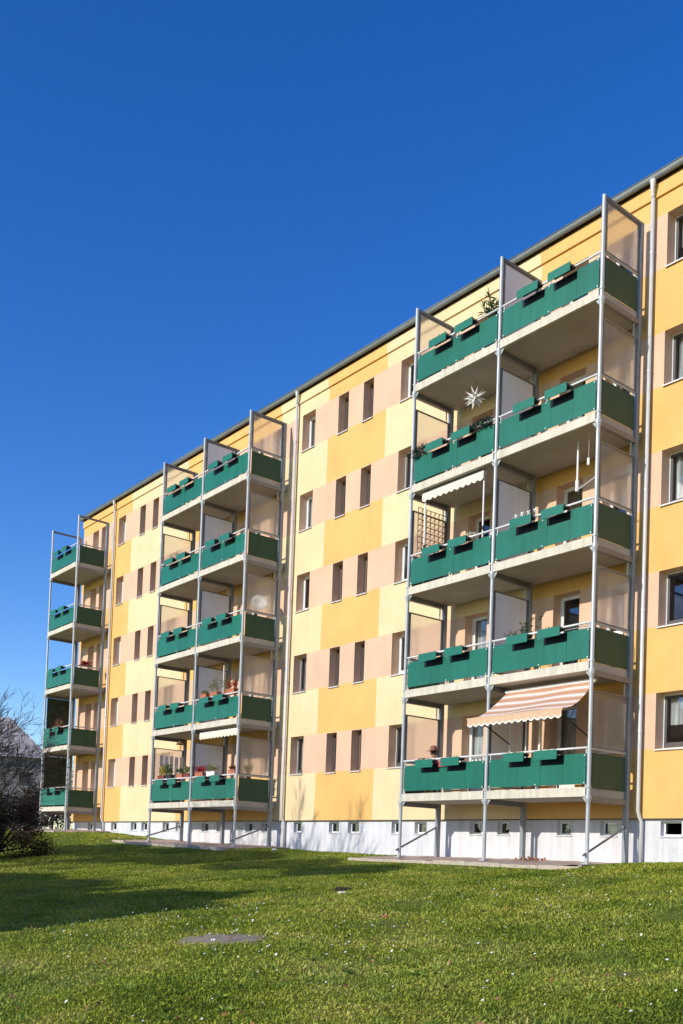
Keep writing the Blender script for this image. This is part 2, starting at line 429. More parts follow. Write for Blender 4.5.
# rooms behind the glass
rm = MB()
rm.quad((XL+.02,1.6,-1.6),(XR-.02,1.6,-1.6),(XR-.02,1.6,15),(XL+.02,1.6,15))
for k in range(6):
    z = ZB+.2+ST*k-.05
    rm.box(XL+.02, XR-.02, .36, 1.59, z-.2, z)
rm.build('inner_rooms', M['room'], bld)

for x0, x1, z0, z1, kd, k in wins:
    f = MB(); t = .042; y0, y1 = D_R-.055, D_R+.02
    f.box(x0+.002, x1-.002, y0, y1, z1-t, z1-.002, 0); f.box(x0+.002, x1-.002, y0, y1, z0+.002, z0+t, 0)
    f.box(x0+.002, x0+t, y0, y1, z0+t, z1-t, 0); f.box(x1-t, x1-.002, y0, y1, z0+t, z1-t, 0)
    s_ = .055; a, b, c, d = x0+t, x1-t, z0+t, z1-t
    for q in (((x0,0,z0),(x0,0,z1),(x0,D_R,z1),(x0,D_R,z0)), ((x1,0,z1),(x1,0,z0),(x1,D_R,z0),(x1,D_R,z1)),
              ((x0,0,z1),(x1,0,z1),(x1,D_R,z1),(x0,D_R,z1)), ((x1,0,z0),(x0,0,z0),(x0,D_R,z0),(x1,D_R,z0))): f.quad(*q, 2)
    smi = 1 if kd in ('wide', 'narrow') and x0 > -14 else (0 if kd in ('door', 'bay') else (1 if rng.random() < .35 else 0))
    f.box(a, b, y0+.015, y1, d-s_, d, smi); f.box(a, b, y0+.015, y1, c, c+s_*(2.2 if kd != 'door' else 5), smi)
    f.box(a, a+s_, y0+.015, y1, c+s_*2, d-s_, smi); f.box(b-s_, b, y0+.015, y1, c+s_*2, d-s_, smi)
    o = f.build('balcony_door' if kd == 'door' else 'window', [M['brown_frame'] if (kd == 'narrow' and x0 < -14) else M['frame'], M['sash'], M['reveal']], bld)
    p = MB(); yp = y0+.04
    p.quad((a+s_,yp,c+s_),(b-s_,yp,c+s_),(b-s_,yp,d-s_),(a+s_,yp,d-s_)); p.build('pane', M['pane'], o)
    if kd != 'door':
        s = MB(); ov = .045
        s.quad((x0+.004,-ov,z0-.014),(x1-.004,-ov,z0-.014),(x1-.004,D_R-.056,z0+.012),(x0+.004,D_R-.056,z0+.012))
        s.box(x0-.012, x1+.012, -ov-.004, -ov, z0-.045, z0-.012)
        s.box(x0-.012, x0-.004, -ov, -.002, z0-.04, z0+.012); s.box(x1+.004, x1+.012, -ov, -.002, z0-.04, z0+.012)
        s.build('sill', M['sill'], o)
    r_ = rng.random()
    if (x0 > -14) or r_ < .62:
        cm = M['curtain'] if (x0 > -14 or rng.random() < .75) else M['curtain_warm']
        cu = MB(); yc = D_R+.10
        top = d; bot = c+.02 if (kd == 'door' or rng.random() < .6) else c+(d-c)*.45
        if x0 > -14 and kd == 'wide' and k in (1,): xa, xb = x0+.45, x1
        elif x0 > -14 and kd == 'wide': xa, xb = x0+.10, x1
        else:
            xa, xb = (x0, x1) if rng.random() < .6 else (x0, x0+(x1-x0)*.5)
        nn = 24
        for i in range(nn):
            u0, u1 = xa+(xb-xa)*i/nn, xa+(xb-xa)*(i+1)/nn
            w0, w1 = yc+.03*math.sin(i*1.5), yc+.03*math.sin((i+1)*1.5)
            cu.quad((u0,w0,bot),(u1,w1,bot),(u1,w1,top),(u0,w0,top))
        cu.build('curtain', cm, o, True)

# ================================================================== BALCONY TOWERS
YF = -1.68           # plane of the front posts and panels
YB = -.27            # rear posts
ZT = 13.956          # post tops
def tower(label, posts, opts):
    root = thing('balcony_tower', label, 'balcony tower', ((posts[0]+posts[-1])/2, -.9, zwall((posts[0]+posts[-1])/2)), 'green balcony towers standing in front of the block')
    nb = len(posts)-1
    for px in posts:
        zg = zwall(px)
        m = MB(); m.tube([(px,YF,zg-.1),(px,YF,ZT)], .046, 14)
        for k in range(5):
            z = ZB+ST*k
            m.tube([(px,YF,z-.17),(px,YF,z-.05),(px,YF,z+.02)], [.048,.075,.075], 14)
            for s in (-1, 1):
                if (s < 0 and px == posts[0]) or (s > 0 and px == posts[-1]): continue
                m.tri((px+s*.045,YF,z-.16),(px+s*.17,YF,z-.006),(px+s*.045,YF,z-.006)); 
            m.tube([(px,YF,z+.19),(px,YF,z+.23)], .062, 14)
        m.box(px-.09, px+.09, YF-.09, YF+.09, zg-.02, zg+.012)
        m.build('post', M['steel'], root)
        m = MB(); m.box(px-.05, px+.05, YB-.06, YB+.06, zg-.1, ZT-.02)
        m.build('rear_post', M['rear'], root)
        # bar over the topmost balcony from front post to rear post
        m = MB(); m.box(px-.035, px+.035, YF+.05, YB-.07, ZT-.085, ZT-.01); m.build('top_bar', M['beam'], root)
        for k in range(5):
            z = ZB+ST*k
            m = MB(); m.box(px-.05, px+.05, YF+.055, YB-.071, z-.125, z-.003); m.build('cross_beam', M['beam'], root)
    if opts.get('brace', True):
        for px in (posts[0], posts[-1]):
            zg = zwall(px); m = MB()
            m.tube([(px,YF-.13,zg+.18),(px,YB+.02,-.20)], .026, 8); m.build('brace', M['beam'], root)
    for b in range(nb):
        xa, xb = posts[b], posts[b+1]
        for k in range(5):
            z = ZB+ST*k
            m = MB()
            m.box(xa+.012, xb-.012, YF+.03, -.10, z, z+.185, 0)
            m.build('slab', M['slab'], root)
            m = MB(); m.box(xa+.055, xb-.055, YF-.045, YF+.028, z-.004, z+.20, 0); m.build('edge_beam', M['slab_edge'], root)
            # front panel of four boards with two notches where dark boards imitate boxes' shadows
            n1 = (xb-2.32, xb-1.65); n2 = (xb-1.37, xb-.70)
            lo, hi, nt_ = z+.275, z+.955, z+.735
            cuts = [xa+.085, xb-2.07, xb-1.36, xb-.71, xb-.085]
            m = MB()
            for c0, c1 in zip(cuts, cuts[1:]):
                c0 += .0025; c1 -= .0025
                e = sorted({c0, c1, *[q for q in (*n1, *n2) if c0 < q < c1]})
                for q0, q1 in zip(e, e[1:]):
                    c = (q0+q1)/2
                    top = nt_ if (n1[0] < c < n1[1] or n2[0] < c < n2[1]) else hi
                    m.box(q0, q1, YF-.006, YF+.006, lo, top)
            for q in (xa+.12, xb-1.50, xb-.12):
                for zz_ in (lo+.03, hi-.04):
                    if zz_ > lo+.1 and (n1[0]-.02 < q < n1[1]+.02 or n2[0]-.02 < q < n2[1]+.02): continue
                    m.box(q-.013, q+.013, YF-.016, YF-.0062, zz_-.013, zz_+.013, 1)
            fp = m.build('front_panel', [M['green'], M['frame']], root)
            for q in (xa+.10, xb-1.50, xb-.10):
                m = MB(); m.box(q-.018, q+.018, YF+.020, YF+.040, z+.19, z+1.062); m.build('baluster', M['steel'], root)
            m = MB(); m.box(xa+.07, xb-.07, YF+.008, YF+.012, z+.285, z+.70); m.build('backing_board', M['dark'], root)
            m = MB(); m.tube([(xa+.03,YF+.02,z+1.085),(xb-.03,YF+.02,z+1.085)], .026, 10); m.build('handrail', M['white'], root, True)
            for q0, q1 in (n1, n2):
                m = MB(); m.box(q0-.03, q1+.03, YF+.013, YF+.019, z+.703, z+.95); m.build('box_shadow_board', M['dark'], root)  # dark board stands in for the shadow cast by the planter box
                sag = rng.uniform(-.008, .008)
                m = MB(); zb0, zb1 = z+.845+sag, z+1.055+sag; a0, a1 = q0+.012+rng.uniform(-.012,.012), q1-.012+rng.uniform(-.012,.012)
                y0, y1 = YF-.255, YF-.012
                m.box(a0, a1, y0, y0+.014, zb0, zb1, 0)
                zt0 = zb0+.135
                for q in (a0+.02, a1-.026): m.box(q, q+.006, y0+.014, y1, zb1-.03, zb1-.012, 1)
                m.box(a0+.03, a0+.036, y0+.016, y1-.01, zt0, zb1-.031, 1); m.box(a1-.036, a1-.03, y0+.016, y1-.01, zt0, zb1-.031, 1)
                m.box(a0+.037, a1-.037, y0+.016, y1-.01, zt0, zt0+.008, 1); m.box(a0+.037, a1-.037, y1-.018, y1-.01, zt0+.009, zb1-.031, 1)
                pb = m.build('planter_box', [M['box_green'], M['dark']], root)
                if pb and rng.random() < .9:
                    m = MB(); m.box(a0+.038, a1-.038, y0+.017, y1-.02, zt0+.009, zb1-.045); m.build('soil', M['soil'], pb)
                r_ = rng.random()
                if r_ < .6:
                    m = MB(); mt = rng.choice(['leaf', 'twig_brown', 'fir', 'leaf_pale'])
                    for i in range(rng.randint(45, 90)):
                        m.leaf((rng.uniform(a0+.05,a1-.05), rng.uniform(y0+.04,y1-.03), zb1-.06), (rng.uniform(-.7,.7), rng.uniform(-.6,.6), 1), rng.uniform(.05,.15), .022)
                    m.build('box_plants', M[mt], pb)
    # side screens and divider
    for i, px in enumerate(posts):
        for k in range(5):
            z = ZB+ST*k; side = opts['sides'][i]
            ya, yb = YF+.10, YB-.10
            if side == 'none': continue
            outer = i in (0, nb)
            glass_lo = z+1.085; glass_hi = (z+2.365) if k < 4 else ZT-.09
            if side in ('glass', 'panel', 'green_low'):
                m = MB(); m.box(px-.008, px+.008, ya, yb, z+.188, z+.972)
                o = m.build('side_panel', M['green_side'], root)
                m = MB(); m.box(px-.012, px+.012, YF+.05, YB-.07, z+1.035, z+1.083); m.build('side_rail', M['steel'], root)
                for yy in (ya+.03, yb-.03):
                    m = MB(); m.box(px-.03, px-.010, yy-.012, yy+.012, z+.19, z+1.034); m.build('baluster', M['steel'], root)
            if side in ('glass', 'white'):
                if side == 'white': glass_lo = z+.32
                m = MB(); m.box(px-.004, px+.004, ya+.02, yb-.02, glass_lo+.03, glass_hi-.03)
                o = m.build('side_screen', M['white_sheet'] if side == 'white' else M['screen'], root)
                m = MB(); t = .02
                m.box(px-t, px+t, ya-.03, yb+.03, glass_hi-.03, glass_hi); m.box(px-t, px+t, ya-.03, yb+.03, glass_lo, glass_lo+.03)
                m.box(px-t, px+t, ya-.03, ya+.02, glass_lo+.03, glass_hi-.03); m.box(px-t, px+t, yb-.02, yb+.03, glass_lo+.03, glass_hi-.03)
                m.build('screen_frame', M['beam'], o)
                if k < 4:
                    m = MB(); m.box(px-.012, px+.012, yb-.10, yb-.075, glass_hi+.001, z+ST-.13); m.build('screen_stay', M['steel'], root)
            if side == 'green_low' and k < 2:
                m = MB(); nn = 10
                m.box(px-.006, px+.006, ya, yb, z+1.09, z+2.66)
                o = m.build('privacy_sheet', M['privacy'], root); o['label'] = 'mottled dark green privacy sheet closing the outer side'
    return root

def mottled():
    m, nt, N, L, p = nodes_of('mottled_green_sheet')
    geo = N.new('ShaderNodeNewGeometry')
    n = N.new('ShaderNodeTexNoise'); n.inputs['Scale'].default_value = 3.4; n.inputs['Detail'].default_value = 7
    L.new(geo.outputs['Position'], n.inputs['Vector'])
    r = ramp(N, [(.35, (.012, .022, .010)), (.55, (.035, .050, .020)), (.75, (.075, .09, .035))]); L.new(n.outputs['Fac'], r.inputs['Fac'])
    L.new(r.outputs['Color'], p.inputs['Base Color']); p.inputs['Roughness'].default_value = .7
    return m
M['privacy'] = mottled()

RT = tower('nearest green balcony tower, two bays wide, with the striped awning on its lowest balcony', [-19.18, -16.11, -13.07], dict(sides=['glass','white','glass']))
MT = tower('middle green balcony tower, two bays wide, with terracotta pots on its lower balconies', [-33.57, -30.50, -27.45], dict(sides=['glass','white','glass']))
LT = tower('farthest green balcony tower, one bay wide, at the left corner of the block', [-44.73, -41.69], dict(sides=['green_low','panel'], brace=False, rear_dark=True))

# gravel beds with kerbs under the towers
for nm, (x0, x1), lb in (('a', (-20.2, -12.55), 'gravel bed in a concrete kerb under the nearest balcony tower'),
                     ('b', (-34.8, -26.6), 'gravel bed in a concrete kerb under the middle balcony tower'),
                     ('c', (-46.0, -40.6), 'gravel bed in a concrete kerb under the farthest balcony tower')):
    m = MB(); nx = 40; ny = 12
    Y0, Y1 = -2.55, .074
    def P(i, j):
        x = x0+.08+(x1-x0-.16)*i/nx; y = Y0+(Y1-Y0)*j/ny
        return (x, y, zwall(x)+.045+.11*y/2.55+.028*mnoise.noise((x*2.3, y*2.3, 0)) + .012*mnoise.noise((x*9, y*9, 3)))
    for i in range(nx):
        for j in range(ny): m.quad(P(i,j), P(i+1,j), P(i+1,j+1), P(i,j+1))
    o = m.build('gravel_bed', M['gravel'], None, True); tag(o, kind='structure')
    m = MB(); seg = int((x1-x0)/1.0)
    for i in range(seg):
        a = x0+(x1-x0)*i/seg; b = x0+(x1-x0)*(i+1)/seg-.008
        za = zwall((a+b)/2)
        m.box(a, b, -2.63, -2.55, za-.35, za-.055+rng.uniform(-.012,.012))
    for xe in (x0, x1-.08):
        for j in range(3):
            a = -2.549+j*.86; za = zwall(xe); m.box(xe, xe+.08, a, min(a+.852, .06), za-.35, za+.045+.11*a/2.55)
    o = m.build('kerb', M['kerb'], None); tag(o, kind='structure')
# a few loose stones and leaves lying on the near bed
M['leaf_litter'] = foliage('dry_leaves', (.20, .07, .035), (.42, .20, .11), .05)
m = MB()
for i in range(34):
    x = -15.3+rng.gauss(0, .16); y = -.9+rng.gauss(0, .15)
    m.leaf((x, y, zwall(x)+.035), (rng.uniform(-1,1), rng.uniform(-1,1), rng.uniform(.1,.6)), .12, .07)
tag(m.build('leaf_pile', M['leaf_litter']), 'small heap of reddish dry leaves on the gravel under the nearest tower', 'leaf pile')

# ================================================================== THINGS ON THE BALCONIES
def zf(k): return ZB+ST*k+.185            # balcony floor
def zr(k): return ZB+ST*k+1.085           # handrail

# --- striped clamp awning, lowest right bay of the nearest tower
aw = thing('striped_awning', 'extended terracotta and white striped awning on the lowest balcony of the nearest tower', 'awning', (-14.6, -1.5, 2.9))
P0, P1 = (-15.85, -1.32, 3.02), (-13.24, -1.32, 3.02)
Q0, Q1 = (-16.0, -2.50, 2.26), (-13.2, -2.50, 2.26)
me_v = []; me_f = []; uv = []
nu, nv = 24, 14
for j in range(nv+1):
    t = j/nv
    for i in range(nu+1):
        s = i/nu
        a = Vector(P0).lerp(Vector(P1), s); b = Vector(Q0).lerp(Vector(Q1), s)
        p = a.lerp(b, t); p.z += -.16*math.sin(math.pi*t)*(0.6+.4*t) + .012*math.sin(s*9+t*4)
        me_v.append(tuple(p - aw.location)); uv.append((s, t))
for j in range(nv):
    for i in range(nu):
        q = j*(nu+1)+i; me_f.append((q, q+1, q+nu+2, q+nu+1))
me = bpy.data.meshes.new('awning_fabric'); me.from_pydata(me_v, [], me_f)
ul = me.uv_layers.new(name='UVMap')
for lp in me.loops: ul.data[lp.index].uv = uv[lp.vertex_index]
me.materials.append(M['stripes']); me.polygons.foreach_set('use_smooth', [True]*len(me_f))
fo = bpy.data.objects.new('awning_fabric', me); COL.objects.link(fo); fo.parent = aw
def valance(root, A, B, h, mats, nsc, edge=.035):
    m = MB(); A = Vector(A); B = Vector(B); per = 8; N_ = nsc*per
    def zz(i): return -h + .32*h*(abs(math.sin(math.pi*i/per)))*-1 + .10*h
    for i in range(N_):
        a = A.lerp(B, i/N_); b = A.lerp(B, (i+1)/N_)
        ya = .012*math.sin(i*.35); yb = .012*math.sin((i+1)*.35)
        t0, t1 = zz(i), zz(i+1)
        m.quad((a.x,a.y+ya*.2,a.z+t0+edge),(b.x,b.y+yb*.2,b.z+t1+edge),(b.x,b.y,b.z),(a.x,a.y,a.z),0)
        m.quad((a.x,a.y+ya*.2,a.z+t0),(b.x,b.y+yb*.2,b.z+t1),(b.x,b.y+yb*.2,b.z+t1+edge),(a.x,a.y+ya*.2,a.z+t0+edge),1)
    return m.build('valance', mats, root)
valance(aw, (Q0[0],Q0[1]-.02,Q0[2]-.01), (Q1[0],Q1[1]-.02,Q1[2]-.01), .16, [M['valance'], M['valance_edge']], 15)
m = MB(); m.tube([(Q0[0]-.02,Q0[1],Q0[2]),(Q1[0]+.02,Q1[1],Q1[2])], .025, 10); m.build('front_bar', M['valance'], aw)
m = MB(); m.tube([(P0[0]-.02,P0[1],P0[2]+.03),(P1[0]+.02,P1[1],P1[2]+.03)], .045, 12); m.build('roller', M['white'], aw)
for x in (-15.72, -13.36):
    m = MB(); m.tube([(x, -1.3, zf(0)), (x, -1.3, 3.08)], .02, 10); m.build('clamp_pole', M['white'], aw)
    m = MB(); m.tube([(x, -1.3, 1.75), (x+.02, -2.48, 2.24)], .016, 8); m.build('folding_arm', M['black'], aw)
m = MB(); m.tube([(-15.05,-1.5,zf(0)),(-15.05,-1.5,2.74)], .017, 8); m.build('support_pole', M['white'], aw)
m = MB(); m.box(-14.66,-14.60,-1.52,-1.46,zf(0),2.74); m.build('support_pole', M['cream_cloth'], aw)
# --- retracted awnings
def closed_awning(x0, x1, y, ztop, k, label, poles=True):
    r = thing('folded_awning', label, 'awning', ((x0+x1)/2, y, ztop))
    m = MB(); m.box(x0, x1, y-.07, y+.05, ztop-.10, ztop); m.build('awning_case', M['white'], r)
    valance(r, (x0,y-.075,ztop-.05), (x1,y-.075,ztop-.05), .17, [M['cream_cloth'], M['cream_cloth']], 11)
    if poles:
        for x in (x0+.06, x1-.04):
            m = MB(); m.tube([(x, y, zf(k)), (x, y, ztop-.10)], .022, 10); m.build('clamp_pole', M['white'], r)
            m = MB(); m.tube([(x, y, zf(k)+1.05), (x, y, zf(k)+1.16)], .03, 10); m.build('clamp', M['black'], r)
    return r
closed_awning(-18.86, -16.62, -1.50, 8.76, 2, 'rolled up white awning on two poles, middle left balcony of the nearest tower')
closed_awning(-30.30, -27.75, -1.45, 3.10, 0, 'rolled up cream awning under the slab, lowest right balcony of the middle tower', False)
# --- moravian star
st = thing('paper_star', 'white many pointed paper star hanging under the topmost left slab of the nearest tower', 'star', (-17.55, -1.0, 11.12))
m = MB(); c = Vector((-17.55, -1.0, 11.12))
gr = (1+5**.5)/2
dirs = []
for i in range(26):
    z = 1-2*(i+.5)/26; t = i*2.39996; r_ = math.sqrt(1-z*z); dirs.append(Vector((r_*math.cos(t), r_*math.sin(t), z)))
for d in dirs:
    a = d.cross(Vector((.3,.5,.81))).normalized(); b = d.cross(a); L_ = rng.uniform(.29,.35)
    base = [c + d*.08 + (a*math.cos(q)+b*math.sin(q))*.05 for q in (0, 1.5708, 3.1416, 4.7124)]
    for i in range(4): m.tri(tuple(base[i]), tuple(base[(i+1)%4]), tuple(c+d*L_))
m.build('star_body', M['white'], st)
m = MB(); m.tube([(-17.55,-1.0,11.2),(-17.55,-1.0,11.6)], .004, 5); m.build('cord', M['black'], st)
# --- lattice inside the left screen of the third balcony
tr = thing('trellis', 'brown lattice trellis behind the left screen of the middle left balcony, nearest tower', 'trellis', (-19.02, -.95, zf(2)))
m = MB(); x = -19.05; y0, y1, z0, z1 = -1.52, -.42, zf(2)+.02, zf(2)+2.25
for i in range(8):
    y = y0+(y1-y0)*i/7; m.box(x-.006, x+.006, y-.009, y+.009, z0, z1)
for i in range(15):
    z = z0+(z1-z0)*i/14; m.box(x+.007, x+.016, y0, y1, z-.009, z+.009)
for i in range(-7, 15):
    s0 = i*.157
    a = (0, s0); b = (1.1, s0+1.1)
    pts = []
    lo_, hi_ = max(0, -s0), min(1.1, 2.2-s0)
    if hi_ > lo_: m.tube([(x+.02, y0+lo_, z0+s0+lo_), (x+.02, y0+hi_, z0+s0+hi_)], .007, 4)
m.build('lath_panel', M['wood'], tr)

# --- plants
def pot_plant(name, label, x, y, z, pr, ph, leafmat, nleaf, spread, hgt, potmat='terracotta', group=None, leafl=.12, leafw=.035, trough=None):
    r = thing(name, label, 'plant', (x, y, z), group)
    m = MB()
    if trough:
        w = trough
        m.box(x-w/2, x+w/2, y-pr, y+pr, z, z+ph); m.box(x-w/2-.012, x+w/2+.012, y-pr-.012, y+pr+.012, z+ph-.03, z+ph+.004)
    else:
        m.lathe([(0,0),(pr*.72,0),(pr*.95,ph*.85),(pr*1.06,ph*.85),(pr*1.06,ph),(pr*.9,ph),(pr*.88,ph*.9),(0,ph*.9)], 14, 0, (x,y,z))
    m.build('trough' if trough else 'pot', M[potmat], r)
    m = MB(); sx = (trough/2*.9) if trough else pr*.6
    for i in range(max(5, nleaf//9)):
        bx, by = x+rng.uniform(-sx, sx), y+rng.uniform(-pr*.6, pr*.6)
        d = Vector((rng.gauss(0, spread), rng.gauss(0, spread), 1)).normalized()
        h = hgt*rng.uniform(.55, 1.05)
        tip = Vector((bx,by,z+ph))+d*h
        m.tube([(bx,by,z+ph*.9), tuple(Vector((bx,by,z+ph*.9)).lerp(tip,.5)+Vector((0,0,.02))), tuple(tip)], [.006,.005,.003], 4)
        for j in range(9):
            q = Vector((bx,by,z+ph)).lerp(tip, rng.uniform(.25, 1))
            m.leaf(q, (rng.gauss(0,1), rng.gauss(0,1), rng.uniform(-.2,1.1)), leafl*rng.uniform(.7,1.3), leafw*rng.uniform(.7,1.3))
    m.build('foliage', M[leafmat], r)
    return r
pot_plant('potted_plant', 'leafy dark green plant reaching over the rail of the topmost left balcony, nearest tower', -16.62, -1.42, zr(4)-.25, .11, .22, 'leaf', 150, .42, .62, leafl=.22, leafw=.04)
pot_plant('potted_plant', 'tall thin potted plant by the divider on the second right balcony, nearest tower', -15.25, -1.35, zf(1)+.45, .10, .2, 'leaf', 70, .14, .85, leafl=.14)
pot_plant('potted_plant', 'small spiky plant behind the left box of the second right balcony, nearest tower', -15.62, -1.45, zf(1)+.62, .09, .18, 'leaf', 60, .5, .32, leafl=.16, leafw=.02, potmat='white')
g_ = 'terracotta pots on the second right balcony of the middle tower'
for i, (x, sp, mt, h, lb) in enumerate(((-30.05, .3, 'leaf_pale', .10, 'terracotta trough nearest the divider on the second right balcony, middle tower'),
        (-29.35, .35, 'leaf_pale', .55, 'terracotta trough with pale tall leaves on the second right balcony, middle tower'),
        (-28.25, .4, 'petal_red', .35, 'terracotta trough with reddish flowers, right end of second right balcony, middle tower'))):
    pot_plant('plant_trough', lb, x, -1.50, zr(1)+.02, .09, .17, mt, 90, sp, h, trough=.5 if i else .42, group=g_)
pot_plant('potted_plant', 'wispy pale grass in a pot near the pole, second right balcony of the middle tower', -28.8, -1.42, zr(1)+.02, .09, .15, 'leaf_pale', 130, .3, .62, leafl=.2, leafw=.012, group=g_)
m = MB(); m.tube([(-29.0,-1.4,zf(1)),(-29.0,-1.4,5.42)], .02, 8)
tag(m.build('sunshade_pole', M['white']), 'slim white pole standing among the pots on the second right balcony, middle tower', 'pole')
g_ = 'pots and troughs on the lowest balconies of the middle tower'
for x, mt, h, tr_, pm, lb in ((-33.0, 'leaf_yellow', .34, .5, 'terra_dark', 'trough with yellow green leaves at the left end of the lowest balconies, middle tower'),
        (-32.45, 'leaf', .42, .45, 'black', 'dark trough with bushy green plant on the lowest left balcony, middle tower'),
        (-31.55, 'leaf', .20, .42, 'terracotta', 'terracotta trough with low green plant on the lowest left balcony, middle tower'),
        (-31.05, 'leaf_pale', .26, .40, 'terra_dark', 'dark red trough beside the centre post, lowest left balcony, middle tower'),
        (-30.15, 'petal_red', .20, .55, 'terracotta', 'terracotta trough beside the centre post, lowest right balcony, middle tower'),
        (-29.35, 'leaf_pale', .22, .55, 'white', 'white trough with small pale plants, lowest right balcony, middle tower'),
        (-27.95, 'twig_brown', .12, .4, 'terracotta', 'terracotta trough at the right end of the lowest right balcony, middle tower')):
    pot_plant('plant_trough', lb, x, -1.50, zr(0)+.02, .085, .15, mt, 130, .45, h*1.2, trough=tr_, potmat=pm, group=g_)
pot_plant('potted_plant', 'yellow bushy plant behind the frosted screen of the lowest balcony, middle tower', -27.85, -.95, zr(0)-.1, .10, .18, 'leaf_yellow', 200, .55, .38, leafl=.1, leafw=.06)
pot_plant('plant_trough', 'brown dry flowers in a trough on the second balcony of the farthest tower', -43.4, -1.50, zr(1)-.02, .09, .14, 'twig_brown', 120, .4, .32, trough=.9, potmat='terra_dark')
pot_plant('plant_trough', 'red flowers in a trough on the side rail of the third balcony, farthest tower', -41.80, -1.0, zr(2)+.02, .25, .06, 'petal_red', 160, .5, .16, trough=.2, potmat='terra_dark')
# fir garland over the rail, fourth left balcony
for xa, xb, lb in ((-16.95, -16.22, 'dark fir garland on the rail below the paper star, right of the boxes'),
                   (-19.10, -18.62, 'dark fir garland on the rail below the paper star, left of the boxes')):
    m = MB()
    for i in range(420):
        t = rng.random(); x = xa+(xb-xa)*t
        a = rng.uniform(0, 6.283); r_ = rng.uniform(.0, .10)
        p = (x, YF-.02+r_*math.cos(a), zr(3)-.03+r_*math.sin(a)+.03*math.sin(x*9))
        m.leaf(p, (rng.gauss(0,.6), math.cos(a)+rng.gauss(0,.4), math.sin(a)+rng.gauss(0,.4)), rng.uniform(.07,.14), .022)
    tag(m.build('fir_garland', M['fir']), lb, 'garland', 'fir garlands on the fourth left balcony')
# row of small white pinwheels behind the left box, third right balcony
pw = thing('pinwheel_row', 'row of small white pinwheels above the left box, third right balcony of the nearest tower', 'ornament', (-15.1, -1.72, zr(2)))
for i in range(4):
    m = MB(); x = -15.35+i*.2; z = zr(2)+.10+.015*(i % 2)
    m.tube([(x,-1.74,zr(2)-.1),(x,-1.74,z)], .006, 5)
    for q in range(4):
        a = q*1.5708+.3*i
        m.tri((x,-1.755,z),(x+.065*math.cos(a),-1.757,z+.065*math.sin(a)),(x+.05*math.cos(a+.7),-1.765,z+.05*math.sin(a+.7)))
    m.build('pinwheel', M['white'], pw)
# hanging white rod with bracket
hr = thing('hanging_rod', 'white rod hanging from the slab above the third right balcony, nearest tower', 'rod', (-14.0, -1.15, 8.8))
m = MB(); m.tube([(-14.02,-1.15,8.80),(-14.02,-1.15,7.62)], .024, 10); m.tube([(-14.02,-1.15,7.86),(-14.02,-1.15,7.60)], .045, 10); m.build('rod', M['white'], hr)
m = MB(); m.tube([(-14.02,-1.15,7.63),(-13.6,-1.4,7.58),(-13.12,-1.6,7.60)], .012, 6); m.build('bracket', M['white'], hr)
m = MB(); m.tube([(-13.60,-1.3,8.22),(-13.60,-1.3,8.06)], .035, 10); m.tube([(-13.60,-1.3,8.8),(-13.60,-1.3,8.22)], .004, 5)
tag(m.build('hanging_lantern', M['white']), 'small white lantern hanging beside the rod, third right balcony of the nearest tower', 'lantern')
# drying rack on the second right balcony
m = MB(); z = zr(1)
for x in (-14.25, -13.75, -13.25):
    m.tube([(x,-1.2,zf(1)),(x,-1.2,z+.16)], .01, 6)
for zz_ in (z+.16, z+.06, z-.05):
    m.tube([(-14.25,-1.2,zz_),(-13.25,-1.2,zz_)], .008, 6)
for i in range(9): m.tube([(-14.25+i*.125,-1.2,z+.16),(-14.25+i*.125,-.85,z+.16)], .006, 5)
m.tube([(-14.25,-.85,z+.16),(-13.25,-.85,z+.16)], .008, 6); m.tube([(-14.25,-.85,zf(1)),(-14.25,-.85,z+.16)], .01, 6); m.tube([(-13.25,-.85,zf(1)),(-13.25,-.85,z+.16)], .01, 6)
tag(m.build('drying_rack', M['steel']), 'metal drying rack behind the rail of the second right balcony, nearest tower', 'drying rack')
# satellite dish behind the side screen
sd = thing('satellite_dish', 'pale round satellite dish behind the side screen of the third balcony, middle tower', 'satellite dish', (-27.62, -.85, 7.45))
m = MB(); rot = Matrix.Rotation(R(62), 4, 'Y') @ Matrix.Rotation(R(20), 4, 'X')
m.lathe([(0,-.02),(.12,-.005),(.22,.03),(.29,.07),(.295,.075),(.29,.08),(.2,.035),(0,-.008)], 24, 0, (-27.72,-.85,7.50), rot); m.build('reflector', M['white'], sd, True)
m = MB(); m.tube([(-27.78,-.85,zf(2)),(-27.78,-.85,7.5)], .02, 8); m.build('mast', M['steel'], sd)
m = MB(); m.tube([(-27.72,-.85,7.25),(-27.50,-.85,7.42),(-27.46,-.85,7.5)], .012, 6); m.build('feed_arm', M['steel'], sd)
# wall lamp / hood in the lowest left balcony of the middle tower
lm = thing('hanging_lamp', 'dark hooded lamp hanging under the slab of the lowest left balcony, middle tower', 'lamp', (-32.4, -1.1, 2.95))
m = MB(); m.lathe([(.03,.12),(.06,.10),(.20,-.06),(.19,-.06),(.05,.09),(0,.1)], 16, 0, (-32.4,-1.1,2.92)); m.build('lamp_shade', M['wood'], lm)
m = MB(); m.tube([(-32.4,-1.1,3.02),(-32.4,-1.1,3.2)], .008, 6); m.build('cord', M['black'], lm)
